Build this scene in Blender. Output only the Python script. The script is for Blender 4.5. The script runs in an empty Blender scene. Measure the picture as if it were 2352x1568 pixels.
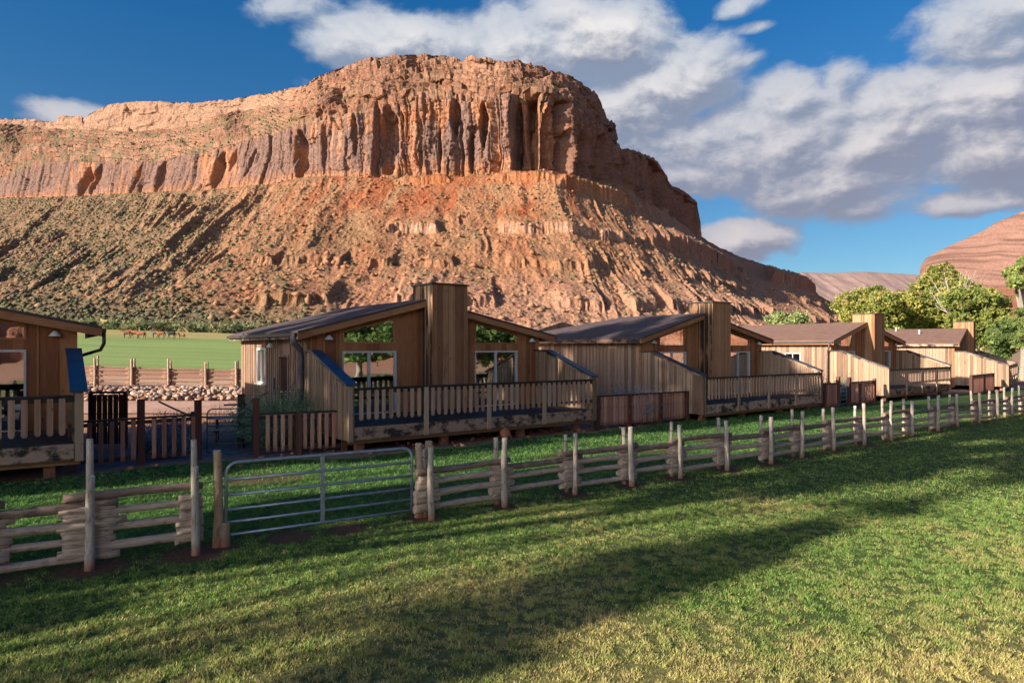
import bpy, math, random
import numpy as np
from mathutils import Vector, Matrix
R = math.radians
random.seed(7)
RNG = np.random.default_rng(11)
sc = bpy.context.scene
COL = sc.collection

# ------------------------------------------------------------------ camera, sky, sun, exposure
H = 2.9
F = 1571.0                                   # focal length in units of a 2352-wide picture
cam_d = bpy.data.cameras.new('camera'); cam = bpy.data.objects.new('camera', cam_d); COL.objects.link(cam)
cam_d.sensor_width = 36.0; cam_d.lens = 36.0 * F / 2352.0
cam_d.shift_y = 16.0 / 2352.0
cam_d.clip_start = 0.1; cam_d.clip_end = 8000
cam.location = (0, 0, H); cam.rotation_euler = (R(90), 0, 0)
sc.camera = cam

SUN_EL = R(20.0)
SUN_H = Vector((-0.853, -0.522, 0)).normalized()
SUN_V = (SUN_H * math.cos(SUN_EL) + Vector((0, 0, math.sin(SUN_EL)))).normalized()
sd = bpy.data.lights.new('sun', 'SUN'); so = bpy.data.objects.new('sun', sd); COL.objects.link(so)
sd.energy = 4.6; sd.angle = R(0.8); sd.color = (1.0, 0.86, 0.70)
so.rotation_euler = SUN_V.to_track_quat('Z', 'Y').to_euler()
sc.view_settings.view_transform = 'Standard'; sc.view_settings.look = 'None'
sc.view_settings.exposure = 1.45; sc.view_settings.gamma = 1.0

class NT:
    """small node-graph helper"""
    def __init__(s, tree): s.t = tree; s.n = tree.nodes; s.l = tree.links
    def new(s, kind, **kw):
        n = s.n.new(kind)
        for k, v in kw.items(): setattr(n, k, v)
        return n
    def put(s, sock, v):
        if isinstance(v, bpy.types.NodeSocket): s.l.new(v, sock)
        elif v is not None:
            if sock.type == 'RGBA' and len(v) == 3: v = (*v, 1)
            sock.default_value = v
    def m(s, op, a, b=None, c=None, clamp=False):
        n = s.new('ShaderNodeMath', operation=op, use_clamp=clamp)
        for i, v in enumerate((a, b, c)):
            if v is not None: s.put(n.inputs[i], v)
        return n.outputs[0]
    def vm(s, op, a, b=None, sc_=None):
        n = s.new('ShaderNodeVectorMath', operation=op)
        s.put(n.inputs[0], a)
        if b is not None: s.put(n.inputs[1], b)
        if sc_ is not None: s.put(n.inputs['Scale'], sc_)
        return n.outputs[0]
    def xyz(s, v):
        n = s.new('ShaderNodeSeparateXYZ'); s.put(n.inputs[0], v); return n.outputs
    def comb(s, x, y, z):
        n = s.new('ShaderNodeCombineXYZ')
        for i, v in enumerate((x, y, z)): s.put(n.inputs[i], v)
        return n.outputs[0]
    def noise(s, vec, scale=1, detail=4, rough=0.55, dist=0.0, out=0):
        n = s.new('ShaderNodeTexNoise'); s.put(n.inputs['Vector'], vec)
        n.inputs['Scale'].default_value = scale; n.inputs['Detail'].default_value = detail
        n.inputs['Roughness'].default_value = rough; n.inputs['Distortion'].default_value = dist
        return n.outputs[out]
    def wn(s, vec=None, w=None):
        if w is not None:
            n = s.new('ShaderNodeTexWhiteNoise', noise_dimensions='1D'); s.put(n.inputs['W'], w)
        else:
            n = s.new('ShaderNodeTexWhiteNoise'); s.put(n.inputs['Vector'], vec)
        return n.outputs['Value']
    def mr(s, v, a, b, c=0.0, d=1.0, smooth=False):
        n = s.new('ShaderNodeMapRange', interpolation_type='SMOOTHSTEP' if smooth else 'LINEAR')
        for i, x in enumerate((v, a, b, c, d)): s.put(n.inputs[i], x)
        return n.outputs[0]
    def mix(s, f, a, b, mode='MIX'):
        n = s.new('ShaderNodeMix', data_type='RGBA', blend_type=mode)
        s.put(n.inputs[0], f); s.put(n.inputs[6], a); s.put(n.inputs[7], b)
        return n.outputs[2]
    def bump(s, h, strength=0.5, dist=0.02):
        n = s.new('ShaderNodeBump'); s.put(n.inputs['Height'], h)
        n.inputs['Strength'].default_value = strength; n.inputs['Distance'].default_value = dist
        return n.outputs[0]

def az_el(u, v):
    az = math.atan2(u - 1176, F); el = math.atan2((800 - v), math.hypot(F, u - 1176)); return az, el

def build_world():
    w = bpy.data.worlds.new('World'); sc.world = w; w.use_nodes = True
    t = NT(w.node_tree); t.n.clear()
    out = t.new('ShaderNodeOutputWorld'); bg = t.new('ShaderNodeBackground'); bg.inputs[1].default_value = 0.13
    t.l.new(bg.outputs[0], out.inputs[0])
    sky = t.new('ShaderNodeTexSky', sky_type='NISHITA'); sky.sun_disc = False
    sky.sun_elevation = SUN_EL; sky.sun_rotation = math.atan2(SUN_H.x, SUN_H.y) % (2 * math.pi)
    sky.altitude = 1200; sky.air_density = 1.0; sky.dust_density = 0.4; sky.ozone_density = 2.5
    co = t.new('ShaderNodeTexCoord').outputs['Generated']
    d = t.xyz(co)
    az = t.m('ARCTAN2', d[0], d[1]); el = t.m('ARCSINE', d[2])
    pv = t.comb(az, t.m('MULTIPLY', el, 1.7), 0.0)
    wrp = t.noise(pv, 5.0, 3, 0.6, out=1)
    pw = t.vm('ADD', pv, t.vm('SCALE', t.vm('SUBTRACT', wrp, (0.5, 0.5, 0.5)), sc_=0.07))
    pwx = t.xyz(pw)
    blobs = [  # u, v, half width, half height, weight
        (830, 95, 150, 62, 1.0), (960, 95, 170, 60, 0.9), (1180, 110, 190, 85, 1.0), (1380, 105, 200, 85, 1.05), (1540, 180, 190, 90, 1.0),
        (1430, 240, 180, 110, 0.95), (1560, 330, 160, 80, 0.75), (1280, 45, 140, 60, 0.75), (1640, 130, 90, 60, 0.6),
        (1740, 330, 230, 110, 1.05), (1640, 385, 190, 62, 0.85), (1900, 420, 230, 75, 0.95), (1990, 450, 150, 60, 0.8),
        (1790, 250, 110, 70, 0.9), (2180, 260, 250, 95, 1.05), (2010, 330, 160, 80, 0.9), (2280, 340, 200, 90, 0.95), (2150, 390, 200, 60, 0.7),
        (1715, 548, 125, 52, 1.05), (1660, 560, 80, 40, 0.7), (2230, 462, 150, 36, 0.9), (2260, 60, 150, 85, 0.85), (2330, 10, 200, 60, 0.9),
        (700, 15, 150, 50, 0.62), (850, 20, 100, 40, 0.5), (1480, 15, 85, 35, 0.7), (1715, 5, 75, 25, 0.7), (1738, 66, 55, 14, 0.6),
        (150, 252, 110, 28, 0.62), (1930, 190, 70, 45, 0.5), (2060, 190, 100, 40, 0.6), (700, 190, 60, 30, 0.35), (2900, 200, 400, 150, 0.9)]
    def cover(px, py):
        acc = None
        for (u, v, ru, rv, wt) in blobs:
            a0, e0 = az_el(u, v); ra = ru / F * 1.25; re = rv / F * 1.35 * 1.7
            dx = t.m('MULTIPLY', t.m('SUBTRACT', px, a0), 1 / ra)
            dy = t.m('MULTIPLY', t.m('SUBTRACT', py, e0 * 1.7), 1 / re)
            r2 = t.m('MULTIPLY_ADD', dx, dx, t.m('MULTIPLY', dy, dy))
            b = t.m('MULTIPLY', t.m('SUBTRACT', 1.0, r2, clamp=True), wt)
            acc = b if acc is None else t.m('SMOOTH_MAX', acc, b, 0.12)
        return acc
    acc = cover(pwx[0], pwx[1]); acc2 = cover(t.m('ADD', pwx[0], -0.012), t.m('ADD', pwx[1], 0.035))
    # unseen clouds added low behind the camera as fill light for the shaded fronts
    back = t.m('MULTIPLY', t.m('MULTIPLY', t.mr(d[1], 0.35, -0.1, 0, 1), t.m('MULTIPLY', t.mr(d[2], 0.62, 0.30, 0, 1), t.mr(d[0], 0.45, 0.0, 0, 1))), t.mr(t.noise(co, 2.2, 3, 0.5), 0.38, 0.55, 0, 1.0))
    acc = t.m('MAXIMUM', acc, back)
    n1 = t.noise(pw, 7.5, 10, 0.61); n2 = t.noise(t.vm('ADD', pw, (-0.012, 0.022, 0.0)), 7.5, 9, 0.59)
    dens = t.m('ADD', acc, t.m('MULTIPLY', t.m('SUBTRACT', n1, 0.5), 1.45))
    dens2 = t.m('ADD', acc2, t.m('MULTIPLY', t.m('SUBTRACT', n2, 0.5), 1.45))
    mask = t.mr(dens, 0.28, 0.66, 0, 1, True)
    lit = t.mr(t.m('SUBTRACT', dens, dens2), -0.20, 0.26, 0, 1, True)
    thick = t.mr(dens, 0.5, 1.25, 0, 1)
    hi = t.mix(thick, (1.35, 1.55, 1.85), (2.75, 2.6, 2.5)); lo = t.mix(thick, (0.75, 1.0, 1.4), (0.72, 0.78, 1.02))
    low_tint = t.mr(el, 0.12, 0.42, 0, 1)
    hi = t.mix(low_tint, t.mix(0.6, hi, (1.5, 1.25, 1.3)), hi)
    lo = t.mix(low_tint, t.mix(0.55, lo, (0.8, 0.68, 0.86)), lo)
    cc = t.mix(lit, lo, hi)
    skyc = t.mix(1.0, sky.outputs[0], (0.32, 0.55, 0.68), 'MULTIPLY')
    up = t.mix(t.mr(el, 0.02, 0.5, 0, 1), (0.66, 0.46, 0.37), (0.12, 0.46, 0.58))
    skyc = t.mix(1.0, skyc, up, 'MULTIPLY')
    bk_fill = t.mr(d[1], 0.3, -0.25, 0, 1, True)          # added clouds behind the camera made extra bright and warm as fill
    cc = t.mix(bk_fill, cc, (15.0, 13.4, 12.0))
    fin = t.mix(t.m('MULTIPLY', mask, 0.95), skyc, cc)
    t.l.new(fin, bg.inputs[0])
    w.cycles.sampling_method = 'MANUAL'; w.cycles.sample_map_resolution = 512
build_world()

# ------------------------------------------------------------------ helpers: noise in numpy
def _h(ix, iy, iz, seed):
    n = (ix.astype(np.int64) * 374761393 + iy.astype(np.int64) * 668265263 + iz.astype(np.int64) * 1274126177 + seed * 974711) & 0xffffffff
    n = ((n ^ (n >> 13)) * 1274126177) & 0xffffffff
    n = ((n ^ (n >> 16)) * 668265263) & 0xffffffff
    return ((n ^ (n >> 15)) & 0xffffff).astype(np.float64) / 0xffffff
def vn(x, y, seed=0):
    ix = np.floor(x); iy = np.floor(y); fx = x - ix; fy = y - iy
    fx = fx * fx * (3 - 2 * fx); fy = fy * fy * (3 - 2 * fy); z = np.zeros_like(ix)
    a = _h(ix, iy, z, seed); b = _h(ix + 1, iy, z, seed); c = _h(ix, iy + 1, z, seed); d = _h(ix + 1, iy + 1, z, seed)
    return (a + (b - a) * fx) * (1 - fy) + (c + (d - c) * fx) * fy
def fb(x, y, o=4, seed=0, g=0.5):
    s = 0; a = 1; t = 0
    for i in range(o):
        s = s + a * vn(x, y, seed + i * 17); t += a; a *= g; x = x * 2.03 + 11.3; y = y * 2.03 + 5.7
    return s / t
def ridge(x, y, o=3, seed=0):
    s = 0; a = 1; t = 0
    for i in range(o):
        s = s + a * (1 - np.abs(2 * vn(x, y, seed + i * 13) - 1)); t += a; a *= 0.5; x = x * 2.1 + 3.1; y = y * 2.1 + 7.7
    return s / t
def sstep(x, a, b):
    t = np.clip((x - a) / (b - a), 0, 1); return t * t * (3 - 2 * t)

# ------------------------------------------------------------------ helpers: objects
def tag(o, label=None, cat=None, group=None, kind=None):
    if label: o['label'] = label
    if cat: o['category'] = cat
    if group: o['group'] = group
    if kind: o['kind'] = kind
    return o
def empty(name, loc, rz=0, label=None, cat=None, group=None):
    o = bpy.data.objects.new(name, None); COL.objects.link(o); o.empty_display_size = 0.3
    o.location = loc; o.rotation_euler = (0, 0, rz)
    return tag(o, label, cat, group)
def np_mesh(name, V, faces_flat, fsize, mat, col=None, smooth=False, parent=None):
    me = bpy.data.meshes.new(name); V = np.asarray(V, dtype=np.float32); nf = len(faces_flat) // fsize
    me.vertices.add(len(V)); me.vertices.foreach_set('co', V.ravel())
    me.loops.add(len(faces_flat)); me.loops.foreach_set('vertex_index', np.asarray(faces_flat, dtype=np.int32))
    me.polygons.add(nf); me.polygons.foreach_set('loop_start', np.arange(0, nf * fsize, fsize, dtype=np.int32))
    if smooth: me.polygons.foreach_set('use_smooth', np.ones(nf, dtype=bool))
    if col is not None:
        c = np.ones((len(V), 4), dtype=np.float32); c[:, :3] = col
        a = me.color_attributes.new('Col', 'FLOAT_COLOR', 'POINT'); a.data.foreach_set('color', c.ravel())
    me.update(calc_edges=True); me.materials.append(mat)
    o = bpy.data.objects.new(name, me); COL.objects.link(o)
    if parent: o.parent = parent
    return o
def grid_faces(nr, nc):
    i = np.arange(nr - 1)[:, None] * nc + np.arange(nc - 1)[None, :]
    return np.stack([i, i + 1, i + nc + 1, i + nc], -1).reshape(-1)

class MB:
    def __init__(s): s.v = []; s.f = []; s.uv = []
    def face(s, idx, uv=None): s.f.append(idx); s.uv.append(uv)
    def box(s, x0, x1, y0, y1, z0, z1, M=None):
        b = len(s.v); P = [(x0, y0, z0), (x1, y0, z0), (x1, y1, z0), (x0, y1, z0), (x0, y0, z1), (x1, y0, z1), (x1, y1, z1), (x0, y1, z1)]
        s.v += [tuple(M @ Vector(p)) if M else p for p in P]
        for q in ((3, 2, 1, 0), (4, 5, 6, 7), (0, 1, 5, 4), (1, 2, 6, 5), (2, 3, 7, 6), (3, 0, 4, 7)): s.face([b + i for i in q])
        return s
    def bar(s, p0, p1, w, h, up=(0, 0, 1)):
        """box along p0-p1, w across, h along up"""
        p0 = Vector(p0); p1 = Vector(p1); d = p1 - p0; L = d.length; d.normalize()
        sd_ = d.cross(Vector(up)); sd_.normalize(); uu = sd_.cross(d)
        M = Matrix((( d.x, sd_.x, uu.x, p0.x), (d.y, sd_.y, uu.y, p0.y), (d.z, sd_.z, uu.z, p0.z), (0, 0, 0, 1)))
        return s.box(0, L, -w / 2, w / 2, -h / 2, h / 2, M)
    def prism(s, pts, off):
        """polygon pts (3-D, planar) extruded by vector off"""
        b = len(s.v); n = len(pts); off = Vector(off)
        s.v += [tuple(p) for p in pts] + [tuple(Vector(p) + off) for p in pts]
        s.face([b + i for i in range(n)][::-1]); s.face([b + n + i for i in range(n)])
        for i in range(n): j = (i + 1) % n; s.face([b + i, b + j, b + n + j, b + n + i])
        return s
    def log(s, p0, p1, r0, r1, seg=8, rings=6, wob=0.0, knob=0.0, cap=True):
        p0 = Vector(p0); p1 = Vector(p1); d = (p1 - p0); L = d.length; dn = d.normalized()
        up = Vector((0, 0, 1)) if abs(dn.z) < 0.9 else Vector((1, 0, 0))
        a = dn.cross(up).normalized(); c = dn.cross(a); b = len(s.v)
        w1, w2, ph = random.uniform(-1, 1), random.uniform(-1, 1), random.uniform(0, 6.3)
        u0 = random.uniform(0, 50)
        for i in range(rings + 1):
            t = i / rings; k = math.sin(t * math.pi)
            ctr = p0 + d * t + (a * w1 + c * w2) * wob * k + a * math.sin(ph + t * 7) * wob * 0.35 * k
            r = r0 + (r1 - r0) * t
            for j in range(seg):
                th = 2 * math.pi * j / seg
                rr = r * (1 + knob * random.uniform(-1, 1))
                s.v.append(tuple(ctr + (a * math.cos(th) + c * math.sin(th)) * rr))
        for i in range(rings):
            for j in range(seg):
                j2 = (j + 1) % seg; q = [b + i * seg + j, b + i * seg + j2, b + (i + 1) * seg + j2, b + (i + 1) * seg + j]
                ua, ub = u0 + j / seg * 6.28 * r0, u0 + (j + 1) / seg * 6.28 * r0; va, vb = u0 + L * i / rings, u0 + L * (i + 1) / rings
                s.face(q, [(ua, va), (ub, va), (ub, vb), (ua, vb)])
        if cap:
            s.face([b + j for j in range(seg)][::-1]); s.face([b + rings * seg + j for j in range(seg)])
        return s
    def tube(s, pts, r, seg=8):
        b = len(s.v); P = [Vector(p) for p in pts]; n = len(P); pa = None
        for i, p in enumerate(P):
            d = (P[min(i + 1, n - 1)] - P[max(i - 1, 0)]).normalized()
            if pa is None:
                up = Vector((0, 0, 1)) if abs(d.z) < 0.9 else Vector((1, 0, 0)); pa = d.cross(up).normalized()
            a = (pa - d * pa.dot(d)).normalized(); pa = a; c = d.cross(a); rr = r[i] if isinstance(r, (list, tuple)) else r
            for j in range(seg):
                th = 2 * math.pi * j / seg; s.v.append(tuple(p + (a * math.cos(th) + c * math.sin(th)) * rr))
        for i in range(n - 1):
            for j in range(seg):
                j2 = (j + 1) % seg; s.face([b + i * seg + j, b + i * seg + j2, b + (i + 1) * seg + j2, b + (i + 1) * seg + j], [(j / seg, i * .2), ((j + 1) / seg, i * .2), ((j + 1) / seg, i * .2 + .2), (j / seg, i * .2 + .2)])
        s.face([b + j for j in range(seg)][::-1]); s.face([b + (n - 1) * seg + j for j in range(seg)])
        return s
    def build(s, name, mat, parent=None, smooth=False, bevel=0):
        me = bpy.data.meshes.new(name); me.from_pydata(s.v, [], s.f)
        if any(u for u in s.uv):
            uvl = me.uv_layers.new(name='UVMap'); k = 0
            for f, u in zip(s.f, s.uv):
                for i in range(len(f)):
                    uvl.data[k].uv = u[i] if u else (0.0, 0.0)
                    k += 1
        me.materials.append(mat)
        if smooth:
            for p in me.polygons: p.use_smooth = len(p.vertices) == 4
        me.update(); o = bpy.data.objects.new(name, me); COL.objects.link(o)
        if parent: o.parent = parent
        if bevel:
            m = o.modifiers.new('bevel', 'BEVEL'); m.width = bevel; m.segments = 2; m.limit_method = 'ANGLE'
        return o

# ------------------------------------------------------------------ materials
def mat(name):
    m = bpy.data.materials.new(name); m.use_nodes = True; t = NT(m.node_tree); t.n.clear()
    out = t.new('ShaderNodeOutputMaterial'); p = t.new('ShaderNodeBsdfPrincipled'); t.l.new(p.outputs[0], out.inputs[0])
    p.inputs['Roughness'].default_value = 0.85; p.inputs['Specular IOR Level'].default_value = 0.25
    return m, t, p, out
def m_board(name, cols, pw=0.24, stain=0.35, zst=None, rough=0.8, grain_dir='z', dark=(0.025, 0.018, 0.014), sth=(0.52, 0.72), side=0.0):
    """sawn boards: board index from position across, long grain, knots, blotches; grain_dir x/y/z = run of boards"""
    m, t, p, _ = mat(name)
    tc = t.new('ShaderNodeTexCoord'); P = t.xyz(tc.outputs['Object']); N = t.xyz(tc.outputs['Normal'])
    oi = t.new('ShaderNodeObjectInfo').outputs['Random']
    nx = t.m('GREATER_THAN', t.m('ABSOLUTE', N[0]), 0.7); nyv = t.m('SUBTRACT', 1.0, nx)
    hor = t.m('ADD', t.m('MULTIPLY', P[0], nyv), t.m('MULTIPLY', P[1], nx))
    if grain_dir == 'z': across, along = hor, P[2]
    else: across, along = P[2], hor
    idx = t.m('FLOOR', t.m('MULTIPLY_ADD', across, 1 / pw, 0.37))
    rid = t.m('ADD', idx, t.m('MULTIPLY', oi, 91.0)); r1 = t.wn(w=rid); r2 = t.wn(w=t.m('ADD', rid, 3.7))
    base = t.mix(r1, cols[0], cols[1]); base = t.mix(t.m('MULTIPLY', t.m('GREATER_THAN', r2, 0.72), 0.75), base, cols[2])
    gv = t.comb(t.m('MULTIPLY', across, 1.0), t.m('MULTIPLY_ADD', along, 0.05, t.m('MULTIPLY', r1, 9.0)), rid)
    g = t.noise(gv, 55, 4, 0.6, 0.6); base = t.mix(t.mr(g, 0.35, 0.75, 0, 0.55), base, t.mix(1.0, base, (0.42, 0.36, 0.33), 'MULTIPLY'))
    kv = t.comb(t.m('MULTIPLY', across, 7.0), t.m('MULTIPLY_ADD', along, 2.6, t.m('MULTIPLY', r2, 5.0)), rid)
    vo = t.new('ShaderNodeTexVoronoi'); t.put(vo.inputs['Vector'], kv); vo.inputs['Scale'].default_value = 1.0
    kn = t.m('MULTIPLY', t.mr(vo.outputs['Distance'], 0.07, 0.16, 1, 0), t.m('GREATER_THAN', t.xyz(vo.outputs['Color'])[0], 0.45))
    base = t.mix(t.m('MULTIPLY', kn, 0.75), base, t.mix(1.0, base, (0.25, 0.15, 0.1), 'MULTIPLY'))
    st = t.noise(t.comb(t.m('MULTIPLY', across, 1.6), t.m('MULTIPLY', along, 0.35 if grain_dir == 'z' else 1.0), oi), 2.2, 5, 0.65)
    base = t.mix(t.mr(st, sth[0], sth[1], 0, stain), base, dark)
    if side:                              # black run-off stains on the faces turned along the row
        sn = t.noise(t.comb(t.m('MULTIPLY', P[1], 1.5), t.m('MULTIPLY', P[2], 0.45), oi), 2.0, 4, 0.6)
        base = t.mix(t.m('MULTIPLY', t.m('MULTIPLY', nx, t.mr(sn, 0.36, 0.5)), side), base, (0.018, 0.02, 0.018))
    if zst:                               # weather stain hugging a height band (where rain splashes)
        zb = t.mr(t.m('ADD', P[2], t.m('MULTIPLY', st, zst[2])), zst[0], zst[1], 1, 0, True)
        base = t.mix(t.m('MULTIPLY', zb, zst[3]), base, dark)
    t.l.new(base, p.inputs['Base Color']); p.inputs['Roughness'].default_value = rough
    seam = t.m('ABSOLUTE', t.m('SUBTRACT', t.m('FRACT', t.m('MULTIPLY_ADD', across, 1 / pw, 0.37)), 0.5))
    h = t.m('SUBTRACT', t.m('MULTIPLY', g, 0.5), t.mr(seam, 0.475, 0.497, 0, 1))
    t.l.new(t.bump(h, 0.6, 0.012), p.inputs['Normal'])
    return m
def m_log(name, c0, c1, c2, dirt=None):
    m, t, p, _ = mat(name)
    tc = t.new('ShaderNodeTexCoord'); U = t.xyz(tc.outputs['UV']); O = tc.outputs['Object']
    gv = t.comb(U[0], t.m('MULTIPLY', U[1], 0.07), 0.0)
    oi = t.new('ShaderNodeObjectInfo').outputs['Random']; c2x = tuple(0.75 * x for x in c0)
    g = t.noise(gv, 60, 4, 0.65, 0.4); b = t.noise(O, 7, 5, 0.65); k = t.noise(t.comb(U[0], t.m('MULTIPLY', U[1], 0.5), 2.0), 12, 4, 0.6)
    c = t.mix(t.mr(b, 0.38, 0.62), t.mix(oi, c0, c2x), t.mix(oi, c1, tuple(1.2 * x for x in c1))); c = t.mix(t.mr(k, 0.56, 0.66, 0, 0.75), c, c2)
    c = t.mix(t.mr(g, 0.45, 0.7, 0, 0.5), c, t.mix(1.0, c, (0.35, 0.32, 0.3), 'MULTIPLY'))
    c = t.mix(t.mr(t.noise(gv, 34, 3, 0.7, 1.2), 0.60, 0.66, 0, 0.8), c, tuple(0.25 * x for x in c2))
    if dirt:
        z = t.xyz(O)[2]; c = t.mix(t.mr(t.m('ADD', z, t.m('MULTIPLY', b, 0.2)), 0.12, 0.34, 0.85, 0, True), c, dirt)
    t.l.new(c, p.inputs['Base Color'])
    t.l.new(t.bump(t.m('ADD', g, t.m('MULTIPLY', k, 0.8)), 0.9, 0.012), p.inputs['Normal'])
    return m
def m_simple(name, col, rough=0.6, metal=0.0, var=0.25, scale=6, bump=0.2, spec=0.4):
    m, t, p, _ = mat(name); O = t.new('ShaderNodeTexCoord').outputs['Object']
    n = t.noise(O, scale, 5, 0.6)
    c = t.mix(t.mr(n, 0.3, 0.7), tuple(x * (1 - var) for x in col), tuple(min(1, x * (1 + var)) for x in col))
    t.l.new(c, p.inputs['Base Color']); p.inputs['Roughness'].default_value = rough; p.inputs['Metallic'].default_value = metal
    p.inputs['Specular IOR Level'].default_value = spec
    if bump: t.l.new(t.bump(t.noise(O, scale * 6, 3), bump, 0.01), p.inputs['Normal'])
    return m
def m_attr(name, scale=3.0, var=0.35, rough=0.9, bump=0.5, bdist=0.05, spec=0.15, trans=0.0, detail=6):
    m, t, p, out = mat(name); a = t.new('ShaderNodeAttribute'); a.attribute_name = 'Col'
    O = t.new('ShaderNodeNewGeometry').outputs['Position']
    n = t.noise(O, scale, detail, 0.65)
    c = t.mix(1.0, a.outputs['Color'], t.mix(t.mr(n, 0.3, 0.7), (1 - var,) * 3, (1 + var,) * 3), 'MULTIPLY')
    t.l.new(c, p.inputs['Base Color']); p.inputs['Roughness'].default_value = rough; p.inputs['Specular IOR Level'].default_value = spec
    if bump: t.l.new(t.bump(n, bump, bdist), p.inputs['Normal'])
    if trans:
        tr = t.new('ShaderNodeBsdfTranslucent'); t.l.new(c, tr.inputs[0]); mx = t.new('ShaderNodeMixShader'); mx.inputs[0].default_value = trans
        t.l.new(p.outputs[0], mx.inputs[1]); t.l.new(tr.outputs[0], mx.inputs[2]); t.l.new(mx.outputs[0], out.inputs[0])
    return m
M = {}
M['cedar'] = m_board('cedar_front', ((0.34, 0.145, 0.062), (0.43, 0.21, 0.098), (0.23, 0.09, 0.04)), 0.24, 0.35)
M['cedar_grey'] = m_board('cedar_weathered', ((0.294, 0.193, 0.136), (0.407, 0.28, 0.202), (0.159, 0.086, 0.06)), 0.2, 0.35)
M['chimney'] = m_board('chimney_boards', ((0.362, 0.194, 0.099), (0.497, 0.296, 0.164), (0.203, 0.096, 0.049)), 0.22, 0.3)
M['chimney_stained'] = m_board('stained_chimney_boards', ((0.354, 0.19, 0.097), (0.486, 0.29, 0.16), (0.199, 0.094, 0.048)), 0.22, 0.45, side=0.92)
M['trim'] = m_board('rake_trim', ((0.38, 0.185, 0.085), (0.44, 0.23, 0.11), (0.3, 0.13, 0.06)), 0.6, 0.3, grain_dir='h')
M['batten'] = m_board('batten_wood', ((0.38, 0.17, 0.07), (0.48, 0.25, 0.11), (0.26, 0.10, 0.045)), 0.3, 0.3)
M['picket'] = m_board('picket_boards', ((0.408, 0.264, 0.189), (0.552, 0.384, 0.284), (0.312, 0.168, 0.107)), 0.235, 0.25, zst=(0.78, 1.2, 0.35, 0.95))
M['beam'] = m_board('deck_beam', ((0.34, 0.23, 0.16), (0.46, 0.34, 0.25), (0.28, 0.15, 0.09)), 0.5, 0.95, grain_dir='h', dark=(0.02, 0.018, 0.018), sth=(0.46, 0.58))
M['rail_post'] = m_board('rail_post_wood', ((0.40, 0.29, 0.2), (0.48, 0.36, 0.26), (0.3, 0.2, 0.13)), 0.3, 0.6)
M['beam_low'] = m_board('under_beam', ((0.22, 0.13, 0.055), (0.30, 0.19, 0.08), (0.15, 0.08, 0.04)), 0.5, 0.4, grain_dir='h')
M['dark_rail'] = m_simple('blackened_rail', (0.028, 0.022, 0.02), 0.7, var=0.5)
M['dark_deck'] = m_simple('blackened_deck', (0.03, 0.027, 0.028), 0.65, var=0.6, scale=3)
M['wing'] = m_board('wing_boards', ((0.287, 0.198, 0.132), (0.423, 0.308, 0.215), (0.158, 0.09, 0.057)), 0.19, 0.3)
M['yard'] = m_board('yard_pickets', ((0.483, 0.225, 0.153), (0.62, 0.371, 0.266), (0.305, 0.12, 0.08)), 0.17, 0.2, zst=(0.1, 0.5, 0.3, 0.85))
M['yard_post'] = m_board('yard_post', ((0.11, 0.04, 0.028), (0.17, 0.07, 0.048), (0.07, 0.03, 0.025)), 0.3, 0.3)
M['red_boards'] = m_board('red_boards', ((0.13, 0.035, 0.022), (0.20, 0.06, 0.035), (0.07, 0.022, 0.018)), 0.2, 0.3)
M['white'] = m_simple('window_frame_paint', (0.5, 0.5, 0.48), 0.5, var=0.1, bump=0)
M['lamp'] = m_simple('lamp_enamel', (0.6, 0.62, 0.62), 0.3, var=0.1, bump=0, spec=0.6)
M['gutter'] = m_simple('gutter_metal', (0.035, 0.028, 0.025), 0.4, var=0.3, bump=0)
M['downspout'] = m_simple('downspout_metal', (0.11, 0.10, 0.11), 0.5, var=0.3, bump=0)
M['galv'] = m_simple('galvanised_tube', (0.30, 0.35, 0.40), 0.42, 0.55, var=0.25, scale=9, bump=0.05)
M['green_metal'] = m_simple('green_painted_tube', (0.02, 0.075, 0.06), 0.45, var=0.35, bump=0)
M['wire'] = m_simple('tie_wire', (0.05, 0.045, 0.045), 0.5, 0.6, bump=0)
M['door'] = m_board('door_wood', ((0.06, 0.022, 0.013), (0.09, 0.035, 0.02), (0.05, 0.018, 0.012)), 0.5, 0.2)
M['block'] = m_simple('footing_wood', (0.22, 0.10, 0.065), 0.85, var=0.35, scale=8)
M['table'] = m_simple('table_planks', (0.36, 0.33, 0.33), 0.8, var=0.3, scale=5)
M['curtain'] = m_simple('curtain_cloth', (0.50, 0.58, 0.62), 0.9, var=0.15, bump=0)
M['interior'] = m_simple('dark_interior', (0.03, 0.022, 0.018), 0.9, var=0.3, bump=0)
M['log'] = m_log('fence_rail_log', (0.53, 0.42, 0.33), (0.42, 0.33, 0.26), (0.24, 0.15, 0.10))
M['log_dark'] = m_log('dark_rail_log', (0.20, 0.145, 0.12), (0.27, 0.19, 0.145), (0.11, 0.08, 0.07))
M['post'] = m_log('fence_post_log', (0.50, 0.46, 0.41), (0.38, 0.32, 0.26), (0.16, 0.12, 0.085), dirt=(0.30, 0.14, 0.085))
M['post_warm'] = m_log('gate_post_log', (0.46, 0.35, 0.24), (0.36, 0.25, 0.155), (0.2, 0.125, 0.075), dirt=(0.33, 0.13, 0.07))
M['back_log'] = m_log('back_fence_log', (0.27, 0.16, 0.11), (0.20, 0.115, 0.085), (0.12, 0.07, 0.055))
M['back_post'] = m_log('back_fence_post', (0.42, 0.32, 0.24), (0.3, 0.2, 0.14), (0.18, 0.11, 0.08))
M['bark'] = m_log('tree_bark', (0.30, 0.27, 0.23), (0.22, 0.19, 0.16), (0.12, 0.10, 0.08))
M['cap_blue'] = m_simple('blue_cap_sheet', (0.010, 0.042, 0.09), 0.35, var=0.35, scale=4, bump=0.15, spec=0.6)
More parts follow.
